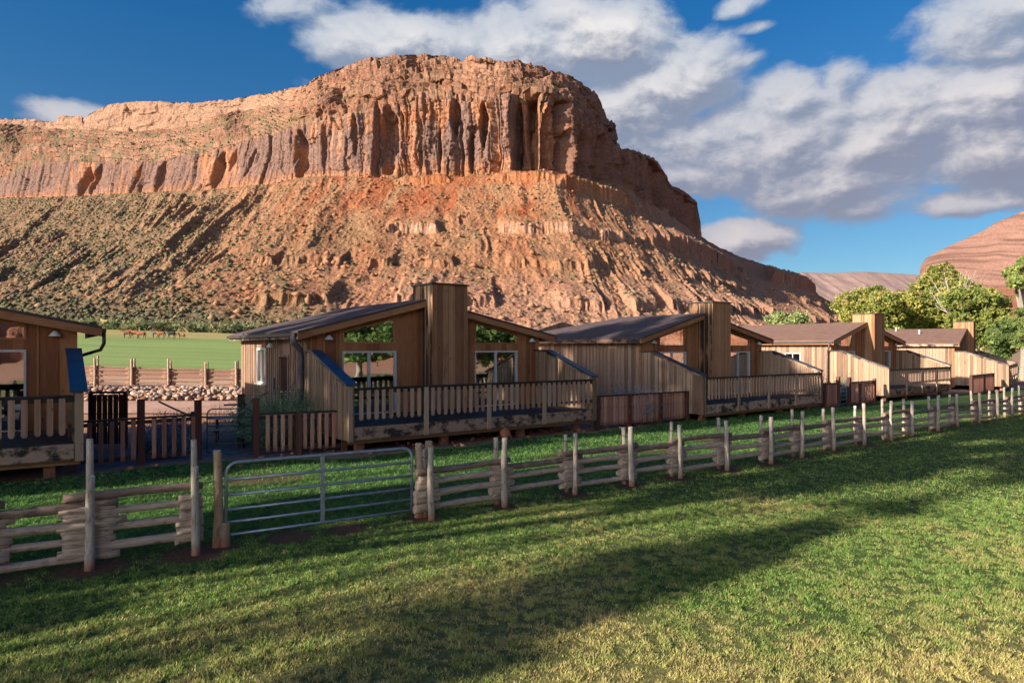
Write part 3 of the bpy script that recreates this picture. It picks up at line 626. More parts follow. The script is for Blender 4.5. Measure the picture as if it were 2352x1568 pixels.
wb = np.exp(-((Zf - 69.8) / 2.8) ** 2) * whitem; tlc = L(tlc, c3(0.60, 0.44, 0.35), np.clip(wb * 0.95 * sstep(fb(S / 5, Zf / 2, 4, 115), 0.36, 0.56), 0, 1))
db = sstep(Zf, 68, 70) * (1 - sstep(Zf, 80, 84)) * darkm; tlc = L(tlc, c3(0.33, 0.19, 0.145), db * 0.7)
ob = sstep(Zf, 113, 116) * (1 - sstep(Zf, 123, 127)) * sstep(U, 900, 960) * (1 - sstep(U, 1400, 1450)); tlc = L(tlc, c3(0.47, 0.19, 0.08), ob * 0.6)
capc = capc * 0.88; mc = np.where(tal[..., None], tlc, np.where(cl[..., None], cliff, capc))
bandz = np.where(cl, 1 - sstep(tt, 0.0, 0.07), 0); mc = L(mc, c3(0.48, 0.25, 0.13), bandz)
nose_shade = sstep(U + 25 * (n_a - 0.5), 1270, 1330) * (1 - sstep(U, 1600, 1612)) * (~tal)  # shade painted into cliff and cap colour of the right shoulder
mc = L(mc, L(c3(0.20, 0.125, 0.105), c3(0.31, 0.17, 0.125), n_a), nose_shade * 0.8)
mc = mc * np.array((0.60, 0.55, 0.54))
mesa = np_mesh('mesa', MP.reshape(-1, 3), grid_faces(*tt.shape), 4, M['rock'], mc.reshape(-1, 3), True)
tag(mesa, 'huge red sandstone mesa with fluted cliffs above boulder strewn slopes', kind='structure')

# scrub and loose boulders on the slopes
def scatter(n, dens, size, color, seed, squash=0.75, name='scrub', matn=None, label='', cube=False):
    rg = np.random.default_rng(seed); r = rg.integers(2, MP.shape[0] - 110, n * 3); c = rg.integers(2, NC - 2, n * 3)
    x = MP[r, c, 0]; u = 1176 + F * x / MP[r, c, 1]
    k = (rg.random(n * 3) < dens[r, c]) & (u > -60) & (u < 2420); r, c = r[k][:n], c[k][:n]; n = len(r)
    P = MP[r, c] + (MP[r + 1, c] - MP[r, c]) * rg.random((n, 1)); s = size[0] + (size[1] - size[0]) * rg.random(n) ** (2.2 if not cube else 4.5)
    base = np.array([(1, 0, 0), (0.3, 0.95, 0), (-0.8, 0.6, 0), (-0.8, -0.6, 0), (0.3, -0.95, 0), (0.15, 0.1, 1), (0, 0, -0.6)], float)
    if cube: base = base * (1, 1, 1) ; 
    Fc = []
    for i in range(5): Fc += [(i, (i + 1) % 5, 5), ((i + 1) % 5, i, 6)]
    Fc = np.array(Fc); nb = len(base)
    a = rg.random(n) * 6.283; ca, sa = np.cos(a), np.sin(a)
    B = base[None] * (1 + (rg.random((n, nb, 3)) - 0.5) * (0.7 if not cube else 0.9)); B = B * s[:, None, None] * np.array((1, 1, squash))
    Q = np.stack([B[..., 0] * ca[:, None] - B[..., 1] * sa[:, None], B[..., 0] * sa[:, None] + B[..., 1] * ca[:, None], B[..., 2]], -1) + P[:, None, :]
    Q[..., 2] += (s * squash * 0.25)[:, None]
    col = color(rg, n, r, c); fl = (Fc[None] + (np.arange(n) * nb)[:, None, None]).reshape(-1)
    o = np_mesh(name, Q.reshape(-1, 3), fl, 3, matn, np.repeat(col, nb, 0)); return tag(o, label, name.replace('_', ' '), kind='stuff')
dens = np.zeros(tt.shape)
dens = np.where(tal, 0.14 + 0.6 * leftm + 1.3 * lowl, dens); dens = np.where(seg_id == 2, 0.10 + 0.6 * lw[None, :], dens); dens = np.where(seg_id == 3, 0.12, dens)
dens = dens * (0.25 + 1.1 * sstep(fb(sT / 9, tt * 9, 3, 120), 0.35, 0.62)) * (1 - 0.85 * np.clip(redm + redp, 0, 1))
dens[-18:] = 0
def scol(rg, n, r, c):
    a = rg.random((n, 1)); b = (rg.random((n, 1)) < 0.4)
    low = sstep(-r[:, None].astype(float), -110, -15); g = c3(0.12, 0.105, 0.06) * (1 - a) + c3(0.21, 0.17, 0.10) * a; g = g * (1 - low * 0.45); g2 = c3(0.065, 0.075, 0.035) + a * 0.025
    return np.where(b, g2, g)
scatter(32000, dens, (0.35, 1.5), scol, 5, 0.7, 'scrub', M['scrub'], 'olive desert scrub dotting the slopes below the cliffs')
densb = np.where(tal, 0.25 + 0.5 * sstep(fb(X_ / 25, Y_ / 35, 3, 121), 0.5, 0.62), 0) * (1 - 0.5 * lowl)
def bcol(rg, n, r, c):
    a = rg.random((n, 1)); return mc[r, c] * 0.55 + (c3(0.42, 0.23, 0.13) * (1 - a) + c3(0.32, 0.17, 0.10) * a) * 0.32
scatter(9500, densb, (0.25, 2.1), bcol, 6, 0.8, 'loose_boulders', M['stone'], 'reddish boulders tumbled down the slopes of the mesa', True)

# ------------------------------------------------------------------ farther hills
def hill(name, sky, y0, y1, foot_v, col0, col1, seed, label, back=300, nc=500, nr=90, rel_a=10, streak=0.0):
    a = np.array(sky, float); u = np.linspace(a[0, 0], a[-1, 0], nc); vs = np.interp(u, a[:, 0], a[:, 1]); Y0 = np.interp(u, (a[0, 0], a[-1, 0]), y0); Y1 = np.interp(u, (a[0, 0], a[-1, 0]), y1)
    p0 = P3(u, u * 0 + foot_v, Y0); p1 = P3(u, vs, Y1); k1 = (1 + back / Y1)[:, None]; p2 = p1 * np.array((1, 1, 0)) * k1 + p1 * np.array((0, 0, 1)) - (0, 0, 10); p3 = p2 * np.array((1, 1, 0)) * k1 + np.array((0, 0, -5.0))
    V = []
    for (q0, q1, n, e) in ((p0, p1, nr, 0.75), (p1, p2, 8, 1), (p2, p3, 6, 1)):
        for t in np.linspace(0, 1, n, endpoint=False):
            q = q0 * (1 - t) + q1 * t
            if e != 1: q = q.copy(); zz = t ** 1.15; q[:, 2] = q0[:, 2] * (1 - zz) + q1[:, 2] * zz
            V.append(q)
    V = np.array(V); t = np.clip(np.arange(V.shape[0]) / nr, 0, 1)[:, None] + 0 * V[..., 0]
    sx = V[..., 0] / rel_a
    V[..., 1] -= rel_a * 1.6 * (ridge(sx / 3, t * 2, 3, seed) - 0.5) * np.sin(np.clip(t, 0, 1) * math.pi) ** 0.5
    ph_ = V[..., 2] / (rel_a * 1.1) + fb(sx / 5, t * 0, 3, seed + 2); fr_ = ph_ - np.floor(ph_)
    V[..., 2] += rel_a * 0.10 * (sstep(fr_, 0.2, 0.55) - fr_) * (t < 1)
    n_ = fb(sx, t * 12, 4, seed + 3); n2 = fb(sx / 0.35, t * 3, 3, seed + 4)
    c = L(np.array(col0), np.array(col1), n_); c = L(c, np.array(col0) * 0.5, sstep(n2, 0.5, 0.68) * streak)
    return tag(np_mesh(name, V.reshape(-1, 3), grid_faces(V.shape[0], nc), 4, M['rock'], c.reshape(-1, 3), True), label, kind='structure')
hill('far_ridge', [(1700, 650), (1800, 628), (1850, 625), (1900, 627), (1990, 624), (2060, 628), (2120, 632), (2300, 640)], (1500, 1500), (2100, 2100), 790, (0.245, 0.165, 0.15), (0.29, 0.205, 0.185), 201, 'pale pink ridge on the horizon between the two mesas', rel_a=22, streak=0.3)
hill('sandstone_dome', [(2100, 700), (2108, 655), (2114, 612), (2126, 594), (2150, 580), (2180, 565), (2225, 545), (2262, 528), (2285, 512), (2320, 498), (2352, 484), (2450, 455), (2700, 430)], (560, 420), (760, 620), 700, (0.26, 0.14, 0.105), (0.30, 0.175, 0.135), 211, 'rounded red sandstone dome rising at the right edge behind the trees', rel_a=9, streak=0.8, back=200)
hill('red_slope', [(2080, 800), (2110, 720), (2180, 680), (2280, 660), (2352, 650), (2500, 640), (2700, 640)], (300, 260), (520, 420), 805, (0.26, 0.11, 0.062), (0.3, 0.14, 0.085), 221, 'orange talus slope below the dome at the right', rel_a=6, streak=0.2, back=100)
hill('rock_spire', [(1922, 745), (1932, 700), (1938, 684), (1950, 681), (1960, 690), (1966, 712), (1972, 745)], (560, 560), (575, 575), 760, (0.3, 0.17, 0.125), (0.34, 0.2, 0.15), 231, 'small pink rock butte at the foot of the far slope', rel_a=3, streak=0.5, back=12, nc=80, nr=60)
# cliffs on the other side of the valley, seen only mirrored in the windows
pl = np.array([(150, 95), (170, 40), (160, -30), (120, -90), (60, -130), (0, -150)], float); tq = np.linspace(0, 5, 420); wx = np.interp(tq, range(6), pl[:, 0]); wy = np.interp(tq, range(6), pl[:, 1])
wn_ = np.stack([-np.gradient(wy), np.gradient(wx)], -1); wn_ /= np.linalg.norm(wn_, axis=1)[:, None]; V = []; C_ = []
for t in np.linspace(0, 1, 60):
    zz = 52 * t; bk_ = 38 * t ** 1.5 + 9 * ridge(tq * 9, tq * 0 + zz / 30, 3, 241) + 3 * fb(tq * 30, tq * 0 + zz / 5, 3, 242); sgn = np.sign((wn_ * np.stack([wx, wy], -1)).sum(1)).mean()
    V.append(np.stack([wx + sgn * wn_[:, 0] * bk_, wy + sgn * wn_[:, 1] * bk_, tq * 0 + zz - 0.5], -1)); q = fb(tq * 12, tq * 0 + zz / 6, 4, 243)[:, None]; C_.append(c3(0.36, 0.15, 0.08) * (1 - q) + c3(0.22, 0.10, 0.07) * q)
tag(np_mesh('canyon_wall', np.array(V).reshape(-1, 3), grid_faces(60, 420), 4, M['rock'], np.array(C_).reshape(-1, 3), True), 'red canyon wall across the valley mirrored in the cabin windows', kind='structure')

# ------------------------------------------------------------------ cabins
D = 3.176; W = 9.413; ZE = 3.435; ZR = 4.597; XR = 4.12; EO = 0.34; ER = 0.57; OF = 0.36
def roof_z(x): return ZE + (ZR - ZE) * (x + EO) / (XR + EO) if x < XR else ZR - (ZR - ZE) * (x - XR) / (W + ER - XR)
def front_wall(holes, x0, x1, zb):
    """gable wall at y=D with rectangular or sloped openings; returns MB with wall panels 0.14 thick"""
    mb = MB(); xs_ = sorted(set([x0, x1, XR] + [h for H_ in holes for h in H_[:2]]))
    for a, b in zip(xs_[:-1], xs_[1:]):
        ivs = []
        for (h0, h1, za, zb0, zb1) in holes:
            if h0 <= a + 1e-6 and h1 >= b - 1e-6:
                f = lambda x: zb0 + (zb1 - zb0) * (x - h0) / (h1 - h0)
                ivs.append((za, f(a), f(b)))
        ivs.sort(); lo = (zb, zb)
        for (za, ta, tb) in ivs:
            if za > lo[0] + 1e-3: mb.prism([(a, D, lo[0]), (b, D, lo[1]), (b, D, za), (a, D, za)], (0, 0.14, 0))
            lo = (ta, tb)
        mb.prism([(a, D, lo[0]), (b, D, lo[1]), (b, D, roof_z(b) - 0.12), (a, D, roof_z(a) - 0.12)], (0, 0.14, 0))
    return mb
def cabin(X, Y, th, z0, Lw, Lr, Le, label, cap, extras):
    g = empty('cabin', (X, Y, z0), th, label, 'cabin', 'cedar cabins in a row behind the fence')
    XW = W + 0.03; zf = 0.74
    slid = [(1.22, 3.16), (6.37, 8.36)]
    trap = [(1.24, 3.12, 3.07, 3.47, 3.93), (6.37, 8.36, 3.07, 3.87, 3.43)]
    holes = [(1.22, 3.16, zf, 2.82, 2.82), (6.37, 8.36, zf, 2.82, 2.82)] + trap
    wall = front_wall(holes, 0.07, XW, 0.2).build('front_wall', M['cedar'], g)
    mb = MB()
    x = 0.2
    while x < W:
        if not (4.05 < x < 5.62):
            spans = [(0.72, roof_z(x) - 0.13)]
            for (h0, h1) in slid:
                if h0 - 0.03 < x < h1 + 0.03: spans = [(2.9, 3.0)] if False else []
            inside = any(h0 - 0.03 < x < h1 + 0.03 for (h0, h1) in slid)
            if inside:
                tz = [t_[3] + (t_[4] - t_[3]) * (x - t_[0]) / (t_[1] - t_[0]) for t_ in trap if t_[0] <= x <= t_[1]]
                spans = [(tz[0] + 0.06, roof_z(x) - 0.13)] if tz else []
            for a, b in spans:
                if b - a > 0.1: mb.box(x - 0.022, x + 0.022, D - 0.02, D, a, b)
        x += 0.42
    mb.build('batten', M['batten'], wall)
    # side and back walls
    def side(x0, x1, holes_, nm, m_):
        mb = MB(); ys_ = sorted(set([D + 0.142, D + Lw] + [h for q in holes_ for h in q[:2]]))
        for a, b in zip(ys_[:-1], ys_[1:]):
            hh = [q for q in holes_ if q[0] <= a + 1e-6 and q[1] >= b - 1e-6]; lo = 0.15
            for q in hh:
                if q[2] > lo: mb.box(x0, x1, a, b, lo, q[2])
                lo = q[3]
            mb.box(x0, x1, a, b, lo, roof_z(x0 if x0 < 1 else x1) - 0.12)
        w_ = mb.build(nm, m_, g)
        bt = MB(); y = D + 0.35; sx = (x0 - 0.022, x0) if x0 < 1 else (x1, x1 + 0.022)
        while y < D + Lw:
            if not any(q[0] - 0.05 < y < q[1] + 0.05 for q in holes_): bt.box(sx[0], sx[1], y - 0.022, y + 0.022, 0.2, roof_z(x0 if x0 < 1 else x1) - 0.14)
            y += 0.21
        bt.build('batten', M['wing'], w_); return w_
    holes_l = []
    if extras.get('win'): holes_l += [(6.95, 7.95, 1.65, 2.92)]
    if extras.get('door'): holes_l += [(4.82, 5.62, 0.45, 2.62)]
    if extras.get('win_small'): holes_l += [tuple(extras['win_small'])]
    wl = side(0.07, 0.2, holes_l, 'side_wall', M['cedar_grey'])
    side(XW - 0.13, XW, [], 'side_wall', M['cedar_grey'])
    MB().prism([(0.2, D + Lw - .14, 0.15), (XW - .13, D + Lw - .14, 0.15), (XW - .13, D + Lw - .14, roof_z(XW) - .12), (XR, D + Lw - .14, ZR - .12), (0.2, D + Lw - .14, roof_z(0.2) - .12)], (0, 0.138, 0)).build('back_wall', M['cedar_grey'], g)
    MB().box(0.21, XW - 0.14, D + 0.15, D + Lw - 0.16, zf - 0.1, zf).build('floor', M['interior'], g)
    if extras.get('win'):
        w_ = MB(); 
        for (a, b, c, d) in ((6.95, 7.95, 1.65, 1.72), (6.95, 7.95, 2.85, 2.92), (6.95, 7.02, 1.72, 2.85), (7.88, 7.95, 1.72, 2.85), (7.43, 7.47, 1.72, 2.85)): w_.box(0.03, 0.12, a, b, c, d)
        w_ = w_.build('window', M['white'], g); MB().box(0.075, 0.085, 7.0, 7.9, 1.7, 2.87).build('pane', M['glass'], w_); MB().box(-0.03, 0.068, 6.88, 8.02, 1.60, 1.648).build('sill', M['white'], w_)
    if extras.get('door'):
        d_ = MB().box(0.11, 0.16, 4.84, 5.6, 0.46, 2.6).build('door', M['door'], g)
        fr = MB(); 
        for (a, b, c, d) in ((4.74, 4.82, 0.45, 2.70), (5.62, 5.70, 0.45, 2.70), (4.82, 5.62, 2.62, 2.70)): fr.box(0.035, 0.068, a, b, c, d)
        fr.build('door_frame', M['cedar_grey'], d_); MB().log((0.05, 5.5, 1.45), (0.11, 5.5, 1.45), 0.03, 0.03).build('handle', M['lamp'], d_)
    if extras.get('win_small'):
        a, b, c, d = extras['win_small']; w_ = MB()
        for q in ((a, b, c, c + .05), (a, b, d - .05, d), (a, a + .05, c + .05, d - .05), (b - .05, b, c + .05, d - .05), ((a + b) / 2 - .02, (a + b) / 2 + .02, c + .05, d - .05)): w_.box(0.04, 0.12, *q)
        w_ = w_.build('window', M['white'], g); MB().box(0.08, 0.088, a + .02, b - .02, c + .02, d - .02).build('pane', M['glass'], w_)
    # sliding doors and sloped windows
    for i, (a, b) in enumerate(slid):
        fr = MB(); mid = a + (b - a) * 0.49; y0, y1 = D - 0.03, D + 0.09
        fr.box(a, b, y0, y1, 2.76, 2.82).box(a, b, y0, y1, zf, zf + 0.06)
        fr.box(a, a + 0.055, y0, y1, zf + 0.06, 2.76).box(b - 0.055, b, y0, y1, zf + 0.06, 2.76).box(mid - 0.04, mid + 0.04, y0 + 0.02, y1, zf + 0.06, 2.76)
        fr = fr.build('sliding_door', M['white'], g)
        for (p, q) in ((a + 0.055, mid - 0.04), (mid + 0.04, b - 0.055)): MB().box(p, q, D + 0.035, D + 0.043, zf + 0.06, 2.76).build('pane', M['glass'], fr)
        cu = MB(); n = 14; cw = (b - a) * (0.30 if i == 0 else (0.85 if extras.get('curtain') else 0.12)); cx0 = a + 0.04 if i == 0 else a + 0.1
        pts = [(cx0 + cw * j / (2 * n), D + 0.22 + 0.03 * (j % 2), 0) for j in range(2 * n + 1)]
        for p, q in zip(pts[:-1], pts[1:]): cu.prism([(p[0], p[1], zf + 0.05), (q[0], q[1], zf + 0.05), (q[0], q[1], 2.74), (p[0], p[1], 2.74)], (0, 0.008, 0))
        cu.build('curtain', M['curtain'], g)
    for (a, b, z0_, za, zb_) in trap:
        ins = 0.05; sl = (zb_ - za) / (b - a)
        fr = MB(); y0 = D - 0.025
        fr.prism([(a, y0, z0_), (b, y0, z0_), (b, y0, z0_ + ins), (a, y0, z0_ + ins)], (0, 0.1, 0))
        fr.prism([(a, y0, za - ins), (b, y0, zb_ - ins), (b, y0, zb_), (a, y0, za)], (0, 0.1, 0))
        fr.prism([(a, y0, z0_ + ins), (a + ins, y0, z0_ + ins), (a + ins, y0, za - ins + sl * ins), (a, y0, za - ins)], (0, 0.1, 0))
        fr.prism([(b - ins, y0, z0_ + ins), (b, y0, z0_ + ins), (b, y0, zb_ - ins), (b - ins, y0, zb_ - ins - sl * ins)], (0, 0.1, 0))
        fr = fr.build('window', M['trim'], g)
        gi = ins
        MB().prism([(a + gi, D + .03, z0_ + gi), (b - gi, D + .03, z0_ + gi), (b - gi, D + .03, zb_ - gi), (a + gi, D + .03, za - gi)], (0, 0.008, 0)).build('pane', M['glass'], fr)
    # roof
    yf = D - OF; rf = MB(); tk = 0.07
    def slab(xa, za, xb, zb_, ya0, ya1, yb1):
        rf.prism([(xa, ya0, za), (xb, ya0, zb_), (xb, yb1, zb_), (xa, ya1, za)], (0, 0, -tk))
    slab(-EO, ZE, XR, ZR, yf, D + Le, D + Lr); slab(XR, ZR, W + ER, ZE, yf, D + Lr, D + Lr)
    rf = rf.build('roof', M['roof_lit'] if extras.get('brown') else M['roof'], g)
    tr = MB(); dz = tk + 0.002
    for (xa, xb) in ((-EO, XR), (XR, W + ER)):
        tr.prism([(xa, yf + 0.02, roof_z(xa) - dz), (xb, yf + 0.02, roof_z(xb) - dz), (xb, yf + 0.02, roof_z(xb) - dz - 0.2), (xa, yf + 0.02, roof_z(xa) - dz - 0.2)], (0, 0.05, 0))
    tr.build('rake_board', M['trim'], rf)
    sf = MB()
    sf.prism([(-EO + .02, yf + 0.075, ZE - dz), (0.06, yf + 0.075, roof_z(0.06) - dz), (0.06, yf + 0.075, roof_z(0.06) - dz - .03), (-EO + .02, yf + 0.075, ZE - dz - .03)], (0, Le + OF - .1, 0))
    sf.build('soffit', M['trim'], rf)
    for (fa, fb_, fl) in ((-EO, -EO + 0.04, Le), (W + ER - 0.04, W + ER, Lr)): MB().box(fa, fb_, yf + 0.075, D + fl, ZE - 0.24, ZE - dz).build('fascia', M['beam'] if not extras.get('gutter_all') else M['trim'], rf)
    gt = MB()
    if extras.get('gutter', True):
        gt.box(-EO - 0.1, -EO - 0.004, yf + 0.05, D + Le, ZE - 0.16, ZE - 0.06)
        gt = gt.build('gutter', M['gutter'], rf)
    if extras.get('downspout', True):
        dsp = MB().tube([(-EO - 0.05, yf + 0.25, ZE - 0.16), (-EO - 0.05, yf + 0.25, ZE - 0.35), (-0.09, D + 0.12, ZE - 0.6), (-0.075, D + 0.14, ZE - 0.8), (-0.075, D + 0.14, 0.35)], 0.055 if not extras.get('wide_spout') else 0.1, 6)
        dsp.build('downspout', M['downspout'], g, True)
    rg2 = MB().box(W + ER + 0.004, W + ER + 0.1, yf + 0.05, D + Lr, ZE - 0.16, ZE - 0.06).build('gutter', M['gutter'], rf)
    if extras.get('vents'):
        for (vx, vy) in ((XR - 0.6, D + 4.4), (XR - 1.6, D + 2.6)): MB().log((vx, vy, roof_z(vx) - 0.02), (vx, vy, roof_z(vx) + 0.3), 0.06, 0.06).build('roof_vent', M['lamp'], rf, True)
    if extras.get('right_spout'):
        MB().tube([(W + ER + .05, yf + .1, ZE - .16), (W + ER + .05, yf + .1, ZE - .45), (W + ER - 0.02, yf + .2, ZE - .62), (XW + 0.08, D + .12, ZE - .78), (XW + 0.08, D + .12, ZE - 0.95), (XW + .08, D + .12, .5)], 0.045, 8).build('downspout', M['gutter'], g, True)
    # chimney
    ch = MB().box(4.118, 5.546, 2.432, D + 0.55, 0.5, 5.08); 
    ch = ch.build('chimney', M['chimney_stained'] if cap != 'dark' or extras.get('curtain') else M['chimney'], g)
    bt = MB(); x = 4.118
    for x in [4.118 + 0.0215] + [4.118 + 0.22 * k for k in (1, 2, 3, 4, 5, 6)] + [5.546 - 0.0215]: bt.box(x - 0.02, x + 0.02, 2.410, 2.432, 0.76, 5.03)
    for y in (2.6, 2.85, 3.1): bt.box(4.096, 4.118, y - 0.02, y + 0.02, 0.76, 5.03)
    bt.build('batten', M['chimney'], ch)
    MB().box(4.06, 5.60, 2.37, D + 0.61, 5.082, 5.13).build('chimney_cap', M['gutter'], ch)
    # wing walls
    for k, xw in enumerate((0.0, W - 0.14)):
        zl_, zw_ = 1.9, 2.8
        wg = MB().prism([(xw, D - 0.004, 0.37), (xw, D - 0.004, zw_), (xw, D - 0.71, zw_), (xw, 0.02, zl_), (xw, 0.02, 0.37)], (0.14, 0, 0)).build('wing_wall', M['wing'], g)
        bt = MB(); y = 0.2
        top = lambda y: zw_ if y > D - 0.71 else zl_ + (zw_ - zl_) * (y - 0.02) / (D - 0.73)
        while y < D - 0.05:
            bt.box(xw - 0.022, xw, y - 0.02, y + 0.02, 0.39, top(y) - 0.03); bt.box(xw + 0.14, xw + 0.162, y - 0.02, y + 0.02, 0.78, top(y) - 0.03); y += 0.2
        bt.build('batten', M['wing'], wg)
        cp = MB(); wd = 0.06 if cap == 'dark' else 0.1
        cp.prism([(xw - wd, D - 0.71, zw_ + 0.003), (xw - wd, -0.06, zl_ - 0.028), (xw - wd, -0.06, zl_ + 0.03), (xw - wd, D - 0.71, zw_ + 0.06)], (0.14 + 2 * wd, 0, 0))
        cp.box(xw - wd, xw + .14 + wd, D - 0.708, D - 0.004, zw_ + 0.003, zw_ + 0.055)
        cp.build('wing_cap', M['cap_blue'] if (cap == 'blue' or (cap == 'left' and k == 0)) else M['cap_dark'], wg)
        tb = MB().prism([(xw - 0.03, D - 0.71, zw_ - 0.002), (xw - 0.03, 0.0, zl_ - 0.01), (xw - 0.03, 0.0, zl_ - 0.1), (xw - 0.03, D - 0.71, zw_ - 0.09)], (0.028, 0, 0)).build('edge_board', M['beam'], wg)
        MB().box(xw - 0.01, xw + 0.16, -0.035, 0.018, 0.35, zl_ - 0.04).build('end_board', M['wing'], wg)
    # deck
    dk = MB()
    for k in range(21): dk.box(0.15, W - 0.15, 0.05 + k * 0.149, 0.05 + k * 0.149 + 0.142, zf - 0.04, zf)
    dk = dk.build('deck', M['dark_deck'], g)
    MB().box(0.165, W - 0.165, -0.012, 0.035, 0.39, zf - 0.005).build('front_beam', M['beam'], dk)
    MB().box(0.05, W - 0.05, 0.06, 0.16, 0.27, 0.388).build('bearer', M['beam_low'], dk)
    for xf_ in (0.5, 3.3, 6.3, 8.8):
        MB().box(xf_ - 0.11, xf_ + 0.11, 0.3, 0.5, -0.15, 0.30).build('footing', M['block'], dk)
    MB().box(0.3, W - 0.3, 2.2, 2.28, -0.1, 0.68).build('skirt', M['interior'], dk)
    rl = MB(); bay = (W - 0.3) / 4
    for k in range(4):
        x0 = 0.15 + k * bay
        for j in range(9):
            xc = x0 + bay * (j + 1) / 10 + random.uniform(-0.008, 0.008); w2 = 0.06; zb_ = 0.93 + random.uniform(-0.015, 0.015)
            rl.prism([(xc - w2, -0.03, zb_ + .05), (xc - w2 * .55, -0.03, zb_), (xc + w2 * .55, -0.03, zb_), (xc + w2, -0.03, zb_ + .05), (xc + w2, -0.03, 1.75), (xc - w2, -0.03, 1.75)], (0, 0.03, 0))
    rl = rl.build('railing', M['picket'], g)
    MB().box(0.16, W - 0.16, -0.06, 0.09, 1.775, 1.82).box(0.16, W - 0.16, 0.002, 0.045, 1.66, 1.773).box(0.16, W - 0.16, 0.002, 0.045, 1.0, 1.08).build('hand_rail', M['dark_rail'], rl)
    for k in range(1, 4): MB().box(0.15 + k * bay - 0.07, 0.15 + k * bay + 0.07, -0.06, -0.014, 0.37, 1.772).build('rail_post', M['rail_post'], rl)
    # lamps
    def lamp(M0):
        lp = MB(); P_ = lambda p: tuple(M0 @ Vector(p))
        n = 12; prof = [(0.025, 0.14), (0.05, 0.12), (0.13, 0.03), (0.135, 0.0), (0.12, 0.0)]
        b = len(lp.v)
        for (r_, z_) in prof:
            for j in range(n): a_ = 2 * math.pi * j / n; lp.v.append(P_((r_ * math.cos(a_), -0.16 + r_ * math.sin(a_), z_)))
        for i in range(len(prof) - 1):
            for j in range(n): lp.face([b + i * n + j, b + i * n + (j + 1) % n, b + (i + 1) * n + (j + 1) % n, b + (i + 1) * n + j])
        o = lp.build('wall_lamp', M['lamp'], g, True)
        MB().tube([P_((0, 0, 0.1)), P_((0, -0.06, 0.2)), P_((0, -0.14, 0.2)), P_((0, -0.16, 0.13))], 0.012, 6).build('arm', M['gutter'], o)
    lamp(Matrix.Translation((0.72, D, 3.18))); lamp(Matrix.Translation((8.96, D, 3.16)))
    if extras.get('win'): lamp(Matrix.Translation((0.07, 6.09, 2.95)) @ Matrix.Rotation(R(-90), 4, 'Z'))
    if extras.get('door'):
        MB().box(-0.02, 0.046, 6.02, 6.16, 1.5, 1.9).build('meter_box', M['downspout'], g)
    return g
GAB = 'cedar cabins in a row behind the fence'
cabin(-17.319, 9.903, .609, .049, 6.8, 6.4, 6.8, 'nearest cabin, cut by the left edge, whose blue wing cap faces us edge on', 'blue', dict(gutter=True, right_spout=True))
cabin(-4.457, 18.629, .66, -.005, 6.8, 6.3, 6.9, 'big cabin with a bright blue sloping wing cap and a side door behind the gate', 'left', dict(win=True, door=True, wide_spout=True))
cabin(7.478, 26.799, .678, -.067, 9.4, 4.6, 9.6, 'middle cabin with pale blue curtains and shaded roof, third in the row', 'dark', dict(gutter=False, downspout=False, win_small=(8.35, 9.25, 2.28, 2.78), curtain=True))
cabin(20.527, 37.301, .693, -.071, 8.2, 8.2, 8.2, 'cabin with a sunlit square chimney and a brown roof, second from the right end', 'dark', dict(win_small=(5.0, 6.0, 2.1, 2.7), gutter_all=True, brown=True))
cabin(34.639, 47.756, .88, -.142, 6.8, 5.2, 6.8, 'farthest cabin, with its pale plank side and long wing wall in full sun', 'dark', dict(gutter=False, downspout=False, vents=True, brown=True))

